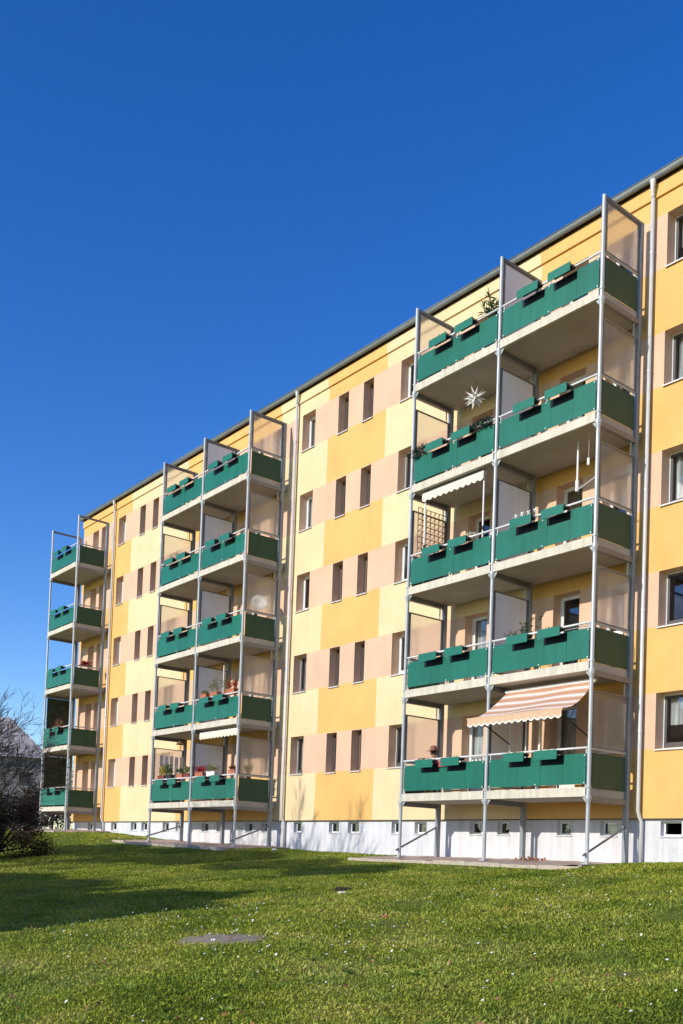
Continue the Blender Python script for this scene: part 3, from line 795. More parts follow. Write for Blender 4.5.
# bamboo mat strip and white cloths in the same balcony
m = MB()
for i in range(5):
    x = -33.40; y = -1.45+i*.22
    m.box(x, x+.01, y, y+.15, zf(0)+.3, zf(0)+1.9-.03*(i % 2))
tag(m.build('hanging_cloths', M['white']), 'white cloths hung in a row, lowest left balcony of the middle tower', 'laundry')
for x, y, z, lb in ((-17.02, -1.55, zr(0)-.02, 'small white figures beside the centre post, lowest left balcony of the nearest tower'),):
    r_ = thing('figurine_row', lb, 'ornament', (x, y, z-.1))
    for i in range(4):
        m = MB(); xx = -16.72+i*.13
        m.lathe([(0,0),(.035,0),(.04,.06),(.018,.10),(.028,.13),(.02,.16),(0,.17)], 10, 0, (xx, -1.52, zr(0)-.13)); m.build('figurine', M['white'], r_)
m = MB(); m.lathe([(0,0),(.05,0),(.06,.05),(.05,.10),(0,.11)], 12, 0, (-17.05,-1.55,zr(0)-.13))
tag(m.build('white_pot', M['white']), 'round white pot left of the white figures, lowest left balcony, nearest tower', 'pot')
m = MB(); m.lathe([(0,0),(.05,0),(.055,.09),(.03,.1),(0,.1)], 12, 0, (-17.02,-1.55,zr(2)-.02)); 
for i in range(60): m.leaf((-17.02+rng.gauss(0,.05),-1.55+rng.gauss(0,.04),zr(2)+.1), (rng.gauss(0,1),rng.gauss(0,1),1), .09, .04)
tag(m.build('pale_bouquet', M['cream_cloth']), 'pale dried bouquet above the right box, middle left balcony of the nearest tower', 'bouquet')

# ------------------------------------------------------------------ person leaning on the rail
def skin_obj(name, mat, verts, edges, radii, parent, root_i=0, sub=2):
    me = bpy.data.meshes.new(name); me.from_pydata([tuple(v) for v in verts], edges, [])
    o = bpy.data.objects.new(name, me); COL.objects.link(o)
    md = o.modifiers.new('skin', 'SKIN'); md.use_smooth_shade = True
    for i, r_ in enumerate(radii):
        sv = me.skin_vertices[0].data[i]
        sv.radius = (r_, r_) if not isinstance(r_, tuple) else r_
        sv.use_root = (i == root_i)
    sb = o.modifiers.new('sub', 'SUBSURF'); sb.levels = sub; sb.render_levels = sub
    me.materials.append(mat); o.parent = parent
    return o
PX, PYy = -18.44, -1.12
per = thing('person', 'person in a brown brimmed hat and dark shirt behind the lowest left balcony rail', 'person', (PX, PYy, zf(0)))
# local coordinates, facing -y, leaning forward with the forearms on the rail (rail top about 0.92 above the floor)
V = [(0,.16,.50),(0,.12,.66),(0,.04,.81),(0,-.03,.92),(0,-.08,.99),(0,-.11,1.06),(0,-.12,1.15),      # 0-6 spine, neck, head
     (-.17,.0,.88),(-.25,-.08,.70),(-.17,-.36,.90),(-.11,-.46,.925),   # 7-10 left arm
     (.17,.0,.88),(.25,-.08,.70),(.17,-.36,.90),(.11,-.46,.925),     # 11-14 right arm
     (-.09,.10,.48),(-.11,-.28,.47),(-.11,-.24,.10),(-.11,-.36,.03),      # 15-18 left leg
     (.09,.10,.48),(.11,-.28,.47),(.11,-.24,.10),(.11,-.36,.03)]
Eg = [(0,1),(1,2),(2,3),(3,4),(4,5),(5,6),(3,7),(7,8),(8,9),(9,10),(3,11),(11,12),(12,13),(13,14),(0,15),(15,16),(16,17),(17,18),(0,19),(19,20),(20,21),(21,22)]
Rd = [.13,.125,.135,.10,.055,.075,.085,.06,.045,.038,.025,.06,.045,.038,.025,.085,.06,.045,.04,.085,.06,.045,.04]
skin_obj('body', M['skin'], V, Eg, Rd, per)
sv = [V[0],V[1],V[2],V[3],V[7],V[8],(-.19,-.32,.87),V[11],V[12],(.19,-.32,.87)]
se = [(0,1),(1,2),(2,3),(3,4),(4,5),(5,6),(3,7),(7,8),(8,9)]
skin_obj('shirt', M['shirt'], sv, se, [.15,.145,.155,.125,.078,.062,.052,.078,.062,.052], per)
tv = [(0,.16,.52),V[15],V[16],(-.11,-.24,.14),V[19],V[20],(.11,-.24,.14)]
skin_obj('trousers', M['trousers'], tv, [(0,1),(1,2),(2,3),(0,4),(4,5),(5,6)], [.15,.10,.075,.06,.10,.075,.06], per)
for s in (-1, 1):     # hands with five fingers, lying on the rail
    hv = [(s*.11,-.46,.925),(s*.085,-.515,.935)]; he = [(0,1)]; hr_ = [.026,.03]
    for f in range(4):
        b = len(hv); ox = (f-1.5)*.019
        hv += [(s*.08+ox,-.555,.94),(s*.075+ox,-.59-.006*(1.5-abs(f-1.5)),.93),(s*.073+ox,-.605,.905)]
        he += [(1,b),(b,b+1),(b+1,b+2)]; hr_ += [.010,.009,.008]
    b = len(hv); hv += [(s*.055,-.505,.94),(s*.03,-.53,.945)]; he += [(1,b),(b,b+1)]; hr_ += [.011,.009]
    skin_obj('hand', M['skin'], hv, he, hr_, per, 0, 1)
sl = thing('stool', 'small wooden stool under the person with the hat', 'stool', (PX, PYy+.14, zf(0)))
m = MB(); m.lathe([(0,.35),(.17,.35),(.175,.37),(.17,.385),(0,.385)], 18, 0, (PX, PYy+.14, zf(0))); m.build('seat', M['wood'], sl)
for q in range(4):
    cx_, sx_ = math.cos(q*1.5708+.785), math.sin(q*1.5708+.785)
    m = MB(); m.tube([(PX+.11*cx_, PYy+.14+.11*sx_, zf(0)+.35), (PX+.15*cx_, PYy+.14+.15*sx_, zf(0))], .016, 8); m.build('leg', M['wood'], sl)
# face, hair, hat
m = MB(); o3 = Vector((PX,PYy,zf(0)))
hc = o3+Vector((0,-.125,1.13))
m.tri(tuple(hc+Vector((-.014,-.080,-.035))), tuple(hc+Vector((.014,-.080,-.035))), tuple(hc+Vector((0,-.118,-.03))))
m.tri(tuple(hc+Vector((.014,-.080,-.035))), tuple(hc+Vector((0,-.082,.02))), tuple(hc+Vector((0,-.118,-.03))))
m.tri(tuple(hc+Vector((-.014,-.080,-.035))), tuple(hc+Vector((0,-.118,-.03))), tuple(hc+Vector((0,-.082,.02))))
m.build('nose', M['skin'], per)
for s in (-1, 1):
    m = MB(); m.lathe([(0,-.012),(.012,0),(0,.012)], 10, 0, tuple(hc+Vector((s*.033,-.080,.008)))); m.build('eye', M['black'], per, True)
    m = MB(); m.lathe([(0,-.03),(.012,-.015),(.014,.012),(0,.03)], 8, 0, tuple(hc+Vector((s*.092,.0,-.01)))); m.build('ear', M['skin'], per, True)
m = MB(); m.box(hc.x-.025, hc.x+.025, hc.y-.086, hc.y-.076, hc.z-.062, hc.z-.054); m.build('mouth', M['terra_dark'], per)
m = MB(); m.lathe([(.0,.075),(.06,.07),(.098,.03),(.100,-.02),(.085,-.06),(.07,-.07)], 16, 0, tuple(hc+Vector((0,.022,.01)))); m.build('hair', M['hair'], per, True)
tilt = Matrix.Rotation(R(8), 4, 'X')
m = MB(); m.lathe([(.0,.165),(.055,.16),(.085,.135),(.098,.06),(.102,.035),(.150,.028),(.195,.040),(.195,.032),(.15,.018),(.098,.022),(.0,.022)], 24, 0, tuple(hc+Vector((0,.005,.03))), tilt)
m.build('hat', M['straw'], per, True)
m = MB(); m.lathe([(.1035,.037),(.1015,.062)], 24, 0, tuple(hc+Vector((0,.005,.03))), tilt); m.build('hat_band', M['terra_dark'], per, True)
# red cloth draped over the rail in front of the person
m = MB(); xa, xb = -18.60, -18.35
for i in range(6):
    a, b = xa+(xb-xa)*i/6, xa+(xb-xa)*(i+1)/6
    ya, yb = -1.735-.01*math.sin(i*2), -1.735-.01*math.sin((i+1)*2)
    xo = .84
    m.quad((a+xo,ya,zr(0)-.22),(b+xo,yb,zr(0)-.22),(b+xo,-1.66,zr(0)+.03),(a+xo,-1.66,zr(0)+.03))
tag(m.build('red_cloth', M['red']), 'small red cloth hanging from the rail in front of the person with the hat', 'cloth')

# ================================================================== LAWN
def lawn_mat():
    m, nt, N, L, p = nodes_of('lawn')
    geo = N.new('ShaderNodeNewGeometry')
    def noise(sc, det=5, rough=.6):
        n = N.new('ShaderNodeTexNoise'); n.inputs['Scale'].default_value = sc; n.inputs['Detail'].default_value = det
        n.inputs['Roughness'].default_value = rough; L.new(geo.outputs['Position'], n.inputs['Vector']); return n
    a = noise(.55); b = noise(3.2); c = noise(26, 4, .7)
    r1 = ramp(N, [(.32, (.11, .165, .022)), (.50, (.19, .24, .036)), (.68, (.28, .275, .065))]); L.new(a.outputs['Fac'], r1.inputs['Fac'])
    r2 = ramp(N, [(.32, (.23, .17, .085)), (.46, (.155, .205, .034)), (.72, (.125, .205, .026))]); L.new(b.outputs['Fac'], r2.inputs['Fac'])
    mx = N.new('ShaderNodeMix'); mx.data_type = 'RGBA'; mx.inputs['Factor'].default_value = .5
    L.new(r1.outputs[0], mx.inputs['A']); L.new(r2.outputs[0], mx.inputs['B'])
    r3 = ramp(N, [(.30, (.45, .45, .45)), (.70, (1.35, 1.35, 1.3))]); L.new(c.outputs['Fac'], r3.inputs['Fac'])
    m2 = N.new('ShaderNodeMix'); m2.data_type = 'RGBA'; m2.blend_type = 'MULTIPLY'; m2.inputs['Factor'].default_value = 1
    L.new(mx.outputs['Result'], m2.inputs['A']); L.new(r3.outputs[0], m2.inputs['B'])
    L.new(m2.outputs['Result'], p.inputs['Base Color']); p.inputs['Roughness'].default_value = .95; p.inputs['Specular IOR Level'].default_value = .1
    bp = N.new('ShaderNodeBump'); bp.inputs['Strength'].default_value = 1; bp.inputs['Distance'].default_value = .05
    L.new(c.outputs['Fac'], bp.inputs['Height']); L.new(bp.outputs[0], p.inputs['Normal'])
    return m
gx = np.array([-700,-400,-200,-120,-90] + list(np.arange(-70, 12.01, .5)) + [25, 60, 150, 400])
gy = np.array([-500,-250,-120,-80,-55] + list(np.arange(-40, .51, .4)) + [4, 12, 30, 60, 120, 300, 700])
X, Y = np.meshgrid(gx, gy); Zg = gz_np(X, Y)
vv = np.stack([X, Y, Zg], -1).reshape(-1, 3); nx = len(gx); ny = len(gy)
ff = [(j*nx+i, j*nx+i+1, (j+1)*nx+i+1, (j+1)*nx+i) for j in range(ny-1) for i in range(nx-1)]
me = bpy.data.meshes.new('lawn'); me.from_pydata(vv.tolist(), [], ff); me.materials.append(lawn_mat())
me.polygons.foreach_set('use_smooth', [True]*len(ff))
lo = bpy.data.objects.new('lawn', me); COL.objects.link(lo); tag(lo, kind='structure')

def grass_mat():
    m, nt, N, L, p = nodes_of('grass_blades')
    geo = N.new('ShaderNodeNewGeometry')
    n = N.new('ShaderNodeTexNoise'); n.inputs['Scale'].default_value = .8; n.inputs['Detail'].default_value = 6; n.inputs['Roughness'].default_value = .65
    L.new(geo.outputs['Position'], n.inputs['Vector'])
    ri = N.new('ShaderNodeMath'); ri.operation = 'MULTIPLY_ADD'; ri.inputs[1].default_value = .28; ri.inputs[2].default_value = -.14
    L.new(geo.outputs['Random Per Island'], ri.inputs[0])
    ad = N.new('ShaderNodeMath'); ad.operation = 'ADD'; L.new(n.outputs['Fac'], ad.inputs[0]); L.new(ri.outputs[0], ad.inputs[1])
    r = ramp(N, [(.22, (.105, .170, .014)), (.42, (.285, .365, .034)), (.58, (.45, .480, .065)), (.80, (.66, .58, .19))]); L.new(ad.outputs[0], r.inputs['Fac'])
    n3 = N.new('ShaderNodeTexNoise'); n3.inputs['Scale'].default_value = .33; n3.inputs['Detail'].default_value = 4; n3.inputs['Roughness'].default_value = .7
    L.new(geo.outputs['Position'], n3.inputs['Vector'])
    r3 = ramp(N, [(.36, (.58, .66, .60)), (.52, (1, 1, 1)), (.66, (1.12, 1.05, 1.0))]); L.new(n3.outputs['Fac'], r3.inputs['Fac'])
    mm = N.new('ShaderNodeMix'); mm.data_type = 'RGBA'; mm.blend_type = 'MULTIPLY'; mm.inputs['Factor'].default_value = 1
    L.new(r.outputs[0], mm.inputs['A']); L.new(r3.outputs[0], mm.inputs['B'])
    L.new(mm.outputs['Result'], p.inputs['Base Color']); p.inputs['Roughness'].default_value = .55; p.inputs['Specular IOR Level'].default_value = .18
    tl = N.new('ShaderNodeBsdfTranslucent'); L.new(mm.outputs['Result'], tl.inputs['Color'])
    mx = N.new('ShaderNodeMixShader'); mx.inputs[0].default_value = .3
    L.new(p.outputs[0], mx.inputs[1]); L.new(tl.outputs[0], mx.inputs[2]); L.new(mx.outputs[0], N['Material Output'].inputs['Surface'])
    return m
def blades(name, n, dmin, dmax):
    # spread over the lawn between the viewer's corner of the plot and the block, thinning with distance
    a = R(90) + np.radians(nrng.uniform(24, 80, n))
    d = dmin*(dmax/dmin)**nrng.random(n)
    x = d*np.cos(a); y = -19.08 + d*np.sin(a)
    tow = np.zeros(n, bool)
    for x0, x1 in ((-20.25,-12.5),(-35.65,-26.55),(-46,-40.5)): tow |= (x > x0) & (x < x1) & (y > -2.66)
    slab = ((x+9.0)/(.56+.1*np.sin(x*23)))**2 + ((y+13.45)/(.30+.06*np.sin(y*31+x*17)))**2 < 1
    nz = np.sin(x*1.7+.6*np.sin(y*2.1))*np.sin(y*1.5+.7*np.sin(x*1.1)) + .6*np.sin(x*4.1+2)*np.sin(y*3.7)
    keep = ~tow & (y < .03) & ~slab & (nrng.random(n) < np.clip(.75+.42*nz, .10, 1))
    x, y, d, nz = x[keep], y[keep], d[keep], nz[keep]; n = len(x)
    z = gz_np(x, y) - .004
    h = (.020+.027*nrng.random(n)**2)*(1+.28*nz)*(1+d*.012); h *= np.where(nrng.random(n) < .02, 1.6, 1)
    w = (.0034+.0030*nrng.random(n))*(1+d*.06)
    t = nrng.random(n)*2*np.pi; lean = nrng.uniform(.3, 1.7, n); t2 = t+nrng.normal(0, .6, n)
    px, py = np.cos(t), np.sin(t)
    base = np.stack([x, y, z], -1)
    side = np.stack([-np.sin(t), np.cos(t), np.zeros(n)], -1)*w[:,None]
    mid = base + np.stack([px*h*lean*.30, py*h*lean*.30, h*.62], -1)
    tip = base + np.stack([np.cos(t2)*h*lean, np.sin(t2)*h*lean, h*np.maximum(1.05-.42*lean, .25)], -1)
    V = np.stack([base-side, base+side, mid+side*.75, mid-side*.75, tip], 1).reshape(-1, 3)
    me = bpy.data.meshes.new(name)
    me.vertices.add(len(V)); me.vertices.foreach_set('co', V.astype(np.float32).ravel())
    i5 = (np.arange(n)*5)[:,None]
    loops = np.concatenate([i5+0, i5+1, i5+2, i5+3, i5+3, i5+2, i5+4], 1).ravel()
    me.loops.add(len(loops)); me.loops.foreach_set('vertex_index', loops.astype(np.int32))
    ls = np.stack([np.arange(n)*7, np.arange(n)*7+4], 1).ravel(); lt = np.tile([4, 3], n)
    me.polygons.add(2*n); me.polygons.foreach_set('loop_start', ls.astype(np.int32)); me.polygons.foreach_set('loop_total', lt.astype(np.int32))
    me.update(calc_edges=True); me.materials.append(grass_mat())
    o = bpy.data.objects.new(name, me); COL.objects.link(o); return o
tag(blades('grass', 900000, 5.0, 48), 'short green lawn grass with dry and bare patches', 'grass', kind='stuff')

# taller tufts and low weeds here and there, and dry leaves blown over the grass
M['weed'] = foliage('weed_leaf', (.14, .22, .03), (.34, .42, .07))
m = MB()
for i in range(340):
    a = R(90+rng.uniform(26, 78)); d = 5.8*(24/5.8)**rng.random(); x, y = d*math.cos(a), -19.08+d*math.sin(a)
    if y > -3.2 or ((x+9.0)/1.0)**2+((y+13.45)/.6)**2 < 1: continue
    z = gz(x, y); k = rng.random(); S = rng.uniform(.05, .16)
    for j in range(rng.randint(8, 26)):
        if k < .93: m.leaf((x+rng.gauss(0,S*.5), y+rng.gauss(0,S*.5), z), (rng.gauss(0,.45), rng.gauss(0,.45), 1), rng.uniform(.05,.11), .009)
        else:
            t = rng.uniform(0, 6.283); m.leaf((x, y, z+.025), (math.cos(t), math.sin(t), rng.uniform(.1,.45)), rng.uniform(.05,.11), .028)
tag(m.build('weeds', M['weed']), 'taller grass tufts and low rosette weeds in the lawn', 'weeds', kind='stuff')
m = MB()
for i in range(260):
    a = R(90+rng.uniform(26, 78)); d = 6*(22/6)**rng.random(); x, y = d*math.cos(a), -19.08+d*math.sin(a)
    if y > -2.9: continue
    m.leaf((x, y, gz(x, y)+rng.uniform(.03,.05)), (rng.gauss(0,1), rng.gauss(0,1), rng.uniform(-.1,.4)), rng.uniform(.03,.065), .03)
tag(m.build('fallen_leaves', M['twig_brown']), 'small dry brown leaves scattered in the grass', 'fallen leaves', kind='stuff')
# daisies: uncountable specks all over the lawn
m = MB()
for i in range(400):
    cx = rng.choice([None, (-11.5,-12.2), (-10.5,-13.6), (-8.5,-9.0), (-8.2,-12.6)])
    if cx and rng.random() < .6: x, y = rng.gauss(cx[0], 1.3), rng.gauss(cx[1], .9)
    else:
        a = R(90+rng.uniform(27, 76)); d = rng.uniform(6.5, 22); x, y = d*math.cos(a), -19.08+d*math.sin(a)
    if y > -2.9: continue
    z = gz(x, y)+rng.uniform(.05, .08); r_ = rng.choice([.006,.007,.008,.009,.012])
    ax, ay = rng.uniform(-.4,.4), rng.uniform(.2,1.0)
    ring = [(x+r_*math.cos(q), y+r_*math.sin(q), z+r_*(ax*math.cos(q)+ay*math.sin(q))) for q in [k*1.0472 for k in range(6)]]
    n = len(m.v); m.v += ring; m.f.append(tuple(range(n, n+6))); m.mi.append(0)
    m.tube([(x,y,z-.06),(x,y,z-.002)], .0015, 3, 1)
tag(m.build('daisies', [M['petal'], M['leaf']]), 'tiny white daisies scattered over the lawn', 'daisies', kind='stuff')

# concrete cover slab in the grass
m = MB(); n = len(m.v); cx, cy = -9.0, -13.45
ring = []
for i in range(40):
    t = 2*math.pi*i/40; r_ = 1+.38*mnoise.noise((math.cos(t)*1.9, math.sin(t)*1.9, 3))+.12*mnoise.noise((math.cos(t)*6, math.sin(t)*6, 8))
    x, y = cx+.74*r_*math.cos(t), cy+.38*r_*math.sin(t); ring.append((x, y))
for x, y in ring: m.v.append((x, y, gz(x, y)+.012))
for x, y in ring: m.v.append((cx+(x-cx)*1.04, cy+(y-cy)*1.06, gz(x, y)-.05))
m.v.append((cx, cy, gz(cx, cy)+.022)); c = 80
for i in range(40):
    j = (i+1) % 40
    m.f.append((i, j, c)); m.mi.append(0); m.f.append((i, i+40, j+40, j)); m.mi.append(0)
tag(m.build('concrete_cover', M['slabstone']), 'flat grey concrete cover half sunk in the lawn', 'cover slab')
def crumple(name, x, y, s, mat, label, cat):
    m = MB(); z = gz(x, y)
    m.lathe([(0,.0),(s*.7,.0),(s,s*.2),(s*.8,s*.45),(s*.3,s*.6),(0,s*.62)], 12, 0, (x, y, z+.035))
    for i, v in enumerate(m.v):
        k = mnoise.noise((v[0]*23, v[1]*23, v[2]*23)); m.v[i] = (v[0]+k*s*.5, v[1]+k*s*.3, v[2]+abs(k)*s*.3)
    return tag(m.build(name, M[mat]), label, cat)
crumple('litter', -12.55, -8.9, .10, 'white', 'crumpled white paper lying on the middle of the lawn', 'litter')
crumple('litter', -24.6, -2.0, .10, 'white', 'crumpled white paper lying near the plinth between the towers', 'litter')
m = MB(); 
for i in range(70):
    x, y = -13.8+rng.gauss(0,.09), -7.95+rng.gauss(0,.09)
    m.leaf((x, y, gz(x,y)+.03), (rng.gauss(0,1),rng.gauss(0,1),rng.uniform(.1,.6)), rng.uniform(.07,.13), .022)
tag(m.build('twig_clump', M['bark']), 'dark clump of twigs lying behind the white paper on the lawn', 'twigs')
crumple('stone', -8.9, -11.2, .045, 'terracotta', 'small reddish stone in the lawn right of the concrete cover', 'stone')

# ================================================================== TREES
def branch_tree(name, label, base, h, seed, mat_trunk, spread=.75, depth=6, group=None, n0=6, trunk_h=.28, rad=.13, rmin=.006, ell=(.25, 1.25), lenf=.30):
    rg = random.Random(seed); root = thing(name, label, 'tree', base, group)
    tk = MB(); br = MB(); b = Vector(base)
    top = b+Vector((rg.uniform(-.15,.15), rg.uniform(-.15,.15), h*trunk_h))
    tk.tube([tuple(b-Vector((0,0,.15))), tuple(b+Vector((0,0,.1))), tuple(b.lerp(top,.5)), tuple(top)], [rad*1.5, rad*1.1, rad, rad*.85], 10)
    def grow(p, d, L_, r_, lev):
        n = 3; pts = [p]; q = p.copy(); dd = d.copy()
        for i in range(n):
            dd = (dd+Vector((rg.gauss(0,.13), rg.gauss(0,.13), rg.gauss(.03,.10)))).normalized()
            q = q+dd*L_/n; pts.append(q.copy())
        rr = [r_*(1-.42*i/n) for i in range(n+1)]
        br.tube([tuple(x) for x in pts], rr, 6 if lev < 2 else (4 if lev < 4 else 3), caps=False)
        if lev >= depth: return
        k = rg.choice([2, 3, 3]) if lev < depth-1 else rg.choice([3, 4])
        for i in range(k):
            t = rg.uniform(.35, 1) if i else 1
            s = pts[min(n, max(1, round(t*n)))]
            ax = Vector((rg.gauss(0,1), rg.gauss(0,1), rg.gauss(0,.7))).normalized()
            nd = (dd + ax*spread*rg.uniform(.6,1.15)).normalized()
            nd = (nd+Vector((0,0,.06))).normalized()
            grow(s, nd, L_*rg.uniform(.60,.82), max(rmin, rr[-1]*rg.uniform(.55,.8)), lev+1)
    for i in range(n0):
        t = 2*math.pi*i/n0+rg.uniform(-.4,.4); el = rg.uniform(*ell)
        d = Vector((math.cos(t)*math.cos(el), math.sin(t)*math.cos(el), math.sin(el)))
        grow(top.lerp(b, rg.uniform(0,.25)), d, h*lenf, rad*.55, 1)
    tk.build('trunk', mat_trunk, root, True); br.build('branches', M['twig'], root)
    return root
bx, by = -29.0, -11.8
branch_tree('bare_tree', 'bare leafless tree at the left edge reaching thin twigs toward the farthest tower', (bx, by, gz(bx, by)), 5.0, 4, M['bark'], n0=18, rmin=.0065, depth=7, ell=(-.05, .85), lenf=.37)
branch_tree('bare_tree', 'upright bare tree out on the lawn left of the view, shadowing the plinth', (-27.5, -15.2, gz(-27.5, -15.2)), 8.2, 12, M['bark'], n0=6, ell=(1.25, 1.5), spread=.28, rmin=.010)

def leafy(name, label, base, w, h, nleaf, seed, mat, leafl=.16, group=None, cat='tree', twigs=0, trunk=True, boxy=.5):
    rg = random.Random(seed); root = thing(name, label, cat, base, group); b = Vector(base)
    tk = MB()
    if trunk: tk.tube([tuple(b-Vector((0,0,.2))), tuple(b+Vector((.03,.02,h*.45))), tuple(b+Vector((0,0,h*.85)))], [.12*w*.5, .07*w*.5, .02], 8)
    cl = []
    for i in range(34):
        t = rg.random()*6.283; zz_ = rg.random(); r_ = w*.5*math.sqrt(rg.random())*(1-.45*zz_**2)
        c = b+Vector((r_*math.cos(t), r_*math.sin(t), h*(.10+.80*zz_))); cl.append((c, rg.uniform(.16,.34)*w*.55))
        tk.tube([tuple(b+Vector((0,0,h*.06))), tuple((b+Vector((0,0,h*.2))).lerp(c,.6)), tuple(c)], [.03,.02,.006], 5, caps=False)
    if trunk or twigs:
        for i in range(twigs):
            c, r_ = rg.choice(cl); d = Vector((rg.gauss(0,1), rg.gauss(0,1), rg.uniform(0,1.6))).normalized()
            p = c+d*r_*.6; tk.tube([tuple(p), tuple(p+d*rg.uniform(.15,.38)+Vector((0,0,rg.uniform(-.05,.1))))], [.008,.003], 3, caps=False)
    tk.build('trunk' if trunk else 'stems', M['bark'], root)
    n_ = nleaf; rr = np.random.default_rng(seed)
    ci = rr.integers(0, len(cl), n_)
    C_ = np.array([tuple(c) for c, _ in cl])[ci]; S_ = np.array([s for _, s in cl])[ci]
    dv = rr.normal(size=(n_,3)); dv /= np.linalg.norm(dv, axis=1)[:,None]
    p = C_ + dv*(S_*rr.random(n_)**.45)[:,None]
    p[:,2] = np.maximum(p[:,2], b.z+.05)
    d = rr.normal(size=(n_,3))+dv*.8; d /= np.linalg.norm(d, axis=1)[:,None]
    u = np.cross(d, rr.normal(size=(n_,3))); u /= np.linalg.norm(u, axis=1)[:,None]
    L_ = leafl*rr.uniform(.6,1.3,n_)[:,None]; W_ = L_*.42
    Q = np.stack([p, p+d*L_*.5-u*W_*.5, p+d*L_, p+d*L_*.5+u*W_*.5], 1).reshape(-1,3) - np.array(base)
    me = bpy.data.meshes.new('crown'); me.from_pydata(Q.tolist(), [], (np.arange(n_*4).reshape(-1,4)).tolist()); me.materials.append(mat)
    o = bpy.data.objects.new('crown' if trunk else 'foliage', me); COL.objects.link(o); o.parent = root
    return root
def G(x, y): return (x, y, gz(x, y))
leafy('winter_shrub', 'dense dark brown shrub at the left edge of the lawn', G(-31.4, -8.3), 3.1, 2.1, 16000, 21, M['leaf_brown'], .09, cat='shrub', twigs=200, trunk=False)
leafy('winter_shrub', 'low greenish dark shrub in front of the brown shrub at the left edge', G(-30.3, -9.8), 2.2, 1.3, 8000, 22, M['leaf_dark'], .08, cat='shrub', twigs=160, trunk=False)
g_ = 'evergreens beyond the left edge of the lawn'
for i, (x, y, w, h) in enumerate(((-14.9,-20.4,3.0,5.0),(-16.7,-20.9,3.4,5.6),(-18.9,-21.0,3.6,5.2),(-21.3,-20.6,3.8,5.5),(-24.0,-20.0,3.6,5.2))):
    leafy('evergreen_tree', 'dark dense evergreen standing left of the lawn and casting the long shadow', G(x, y), w, h, 15000, 40+i, M['leaf_dark'], .36, g_)

def unseen_shadow_tree(x, y, w, z0, z1, n_, seed):  # unseen trees, crowns made thin and high to cast the lawn's shadow band
    rg = random.Random(seed); zg = gz(x, y)
    root = thing('pollard_tree', 'round headed tree on a bare stem left of the lawn, outside the picture', 'tree', (x, y, zg), 'round headed trees beyond the left edge of the lawn')
    m = MB(); m.tube([(x,y,zg-.2),(x+.03,y,zg+2.5),(x,y+.03,z0+.1),(x,y,z1-.3)], [.15,.11,.09,.03], 9); m.build('trunk', M['bark'], root)
    m = MB()
    for i in range(n_):
        d = Vector((rg.gauss(0,1), rg.gauss(0,1), rg.gauss(0,1))).normalized()*(rg.random()**.4)
        m.leaf((x+d.x*w/2, y+d.y*w/2, (z0+z1)/2+d.z*(z1-z0)/2), (rg.gauss(0,1), rg.gauss(0,1), rg.gauss(0,1)), rg.uniform(.16,.34), .15)
    m.build('crown', M['leaf_dark'], root)
for i, (x, y, w, za, zb) in enumerate(((-19.3,-20.6,2.6,4.7,5.6),(-22.4,-20.4,3.4,4.5,5.7),(-26.0,-20.0,3.8,4.4,5.9),(-30.0,-20.2,3.6,4.5,6.0),(-34.0,-19.6,3.4,4.6,5.9))):
    unseen_shadow_tree(x, y, w, za, zb, 3200, 80+i)
# ------------------------------------------------------------------ distant house and shrubs on the left
hs = thing('distant_house', 'pale distant house with a grey hipped roof behind the bare twigs', 'house', (-91, 12.0, -.3))
E0 = Vector((-87.6, 15.3, 0)); lf = Vector((-.31,-.95,0)); bk = Vector((-.95,.31,0))
def H(a_, b_, z): return tuple(E0+lf*a_+bk*b_+Vector((0,0,z)))
ze, zrd = 7.0, 10.9; LL, DD = 19., 9.
m = MB()
for a_, b_ in (((0,0),(LL,0)), ((LL,0),(LL,DD)), ((LL,DD),(0,DD)), ((0,DD),(0,0))):
    m.quad(H(*a_,-1), H(*b_,-1), H(*b_,ze), H(*a_,ze))
m.build('wall', M['far_wall'], hs)
m = MB(); o_ = .5; r0, r1 = H(3.2,DD/2,zrd), H(LL-3.2,DD/2,zrd)
A_, B_, C_, D_ = H(-o_,-o_,ze-.3), H(LL+o_,-o_,ze-.3), H(LL+o_,DD+o_,ze-.3), H(-o_,DD+o_,ze-.3)
m.quad(A_, B_, r1, r0); m.quad(C_, D_, r0, r1); m.tri(D_, A_, r0); m.tri(B_, C_, r1); m.quad(D_, C_, B_, A_)
rf_ = m.build('roof', M['far_roof'], hs)
ch = Vector(H(6,DD/2,0)); m = MB(); m.box(ch.x-.4, ch.x+.4, ch.y-.4, ch.y+.4, 10, 12); m.build('chimney', M['terracotta'], rf_)
for a_ in (1.2, 4.2, 7.2, 10.2, 13.2):
    for z in (.9, 4.0):
        m = MB(); m.quad(H(a_,-.03,z), H(a_+1.2,-.03,z), H(a_+1.2,-.03,z+1.5), H(a_,-.03,z+1.5)); w = m.build('window', M['far_roof'], hs)
        p = MB(); p.quad(H(a_+.1,-.05,z+.1), H(a_+1.1,-.05,z+.1), H(a_+1.1,-.05,z+1.4), H(a_+.1,-.05,z+1.4)); p.build('pane', M['sash'], w)
for i, (x, y, w, h, lb) in enumerate(((-62,5.5,6.5,3.6,'grey brown thicket beyond the corner of the block, left of the farthest tower'),
                               (-58,-1.5,6,2.6,'low brown thicket far behind the brown shrub'),
                               (-70,12,9,5.0,'tall brown thicket in front of the distant house'))):
    leafy('thicket', lb, G(x, y), w, h, 3500, 60+i, M['leaf_brown'], .22, cat='shrub', twigs=500, trunk=False)
branch_tree('bare_tree', 'thin bare tree standing in front of the distant house', (-66, 7.5, gz(-66, 7.5)), 6.2, 9, M['bark'], depth=5, rad=.10)

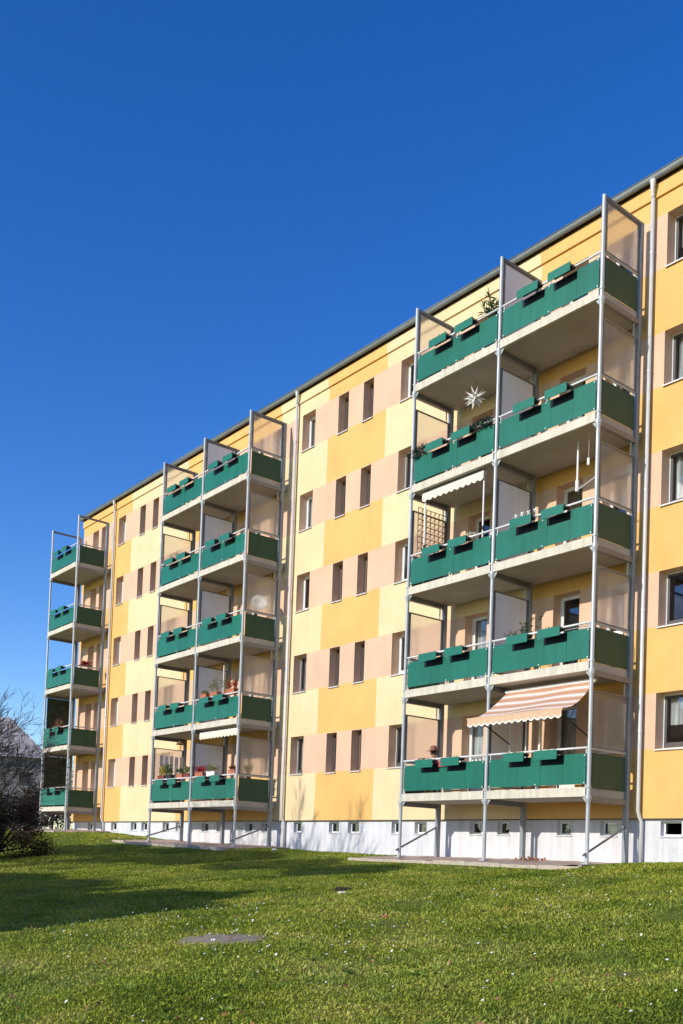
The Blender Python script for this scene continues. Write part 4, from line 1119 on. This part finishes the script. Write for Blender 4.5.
# ================================================================== LIGHT, SKY, CAMERA
EL, AZ = 22.3, 5.0           # sun height; angle off the facade normal toward the far end
sd_ = Vector((-math.sin(R(AZ))*math.cos(R(EL)), -math.cos(R(AZ))*math.cos(R(EL)), math.sin(R(EL))))
sun = bpy.data.lights.new('sun', 'SUN'); sun.energy = 4.4; sun.angle = R(.5); sun.color = (1, .93, .82)
so = bpy.data.objects.new('sun', sun); COL.objects.link(so); so.rotation_euler = (-sd_).to_track_quat('-Z', 'Y').to_euler()
w = bpy.data.worlds.new('World'); scene.world = w; w.use_nodes = True
nt = w.node_tree; sky = nt.nodes.new('ShaderNodeTexSky'); sky.sky_type = 'NISHITA'; sky.sun_disc = False
sky.sun_elevation = R(EL); sky.sun_rotation = R(180+AZ); sky.altitude = 300; sky.air_density = 1.0; sky.dust_density = .3; sky.ozone_density = 3.0
hs_ = nt.nodes.new('ShaderNodeHueSaturation'); hs_.inputs['Saturation'].default_value = 1.34; hs_.inputs['Hue'].default_value = .517
nt.links.new(sky.outputs[0], hs_.inputs['Color']); nt.links.new(hs_.outputs[0], nt.nodes['Background'].inputs['Color']); nt.nodes['Background'].inputs['Strength'].default_value = .208

cam = bpy.data.cameras.new('camera'); co = bpy.data.objects.new('camera', cam); COL.objects.link(co); scene.camera = co
F = Vector((-0.7800145808818121, 0.6247681758212746, 0.03524173793569223)); Rv = Vector((0.6257409684522868, 0.7792056675585622, 0.035871549241839114)); U = Vector((0.00504915955039812, -0.05003253067327616, 0.9987348255979974))
mt = Matrix((Rv, U, -F)).transposed().to_4x4(); mt.translation = Vector((0, -19.0779, -1.0159)); co.matrix_world = mt
cam.sensor_fit = 'HORIZONTAL'; cam.sensor_width = 36; cam.lens = 960/683*36
cam.shift_y = (818.21-512)/683; cam.clip_start = .1; cam.clip_end = 3000
scene.view_settings.view_transform = 'Standard'; scene.view_settings.look = 'None'; scene.view_settings.exposure = 0
scene.render.resolution_x = 683; scene.render.resolution_y = 1024
scene.cycles.use_denoising = True
scene.cycles.max_bounces = 8; scene.cycles.transparent_max_bounces = 24
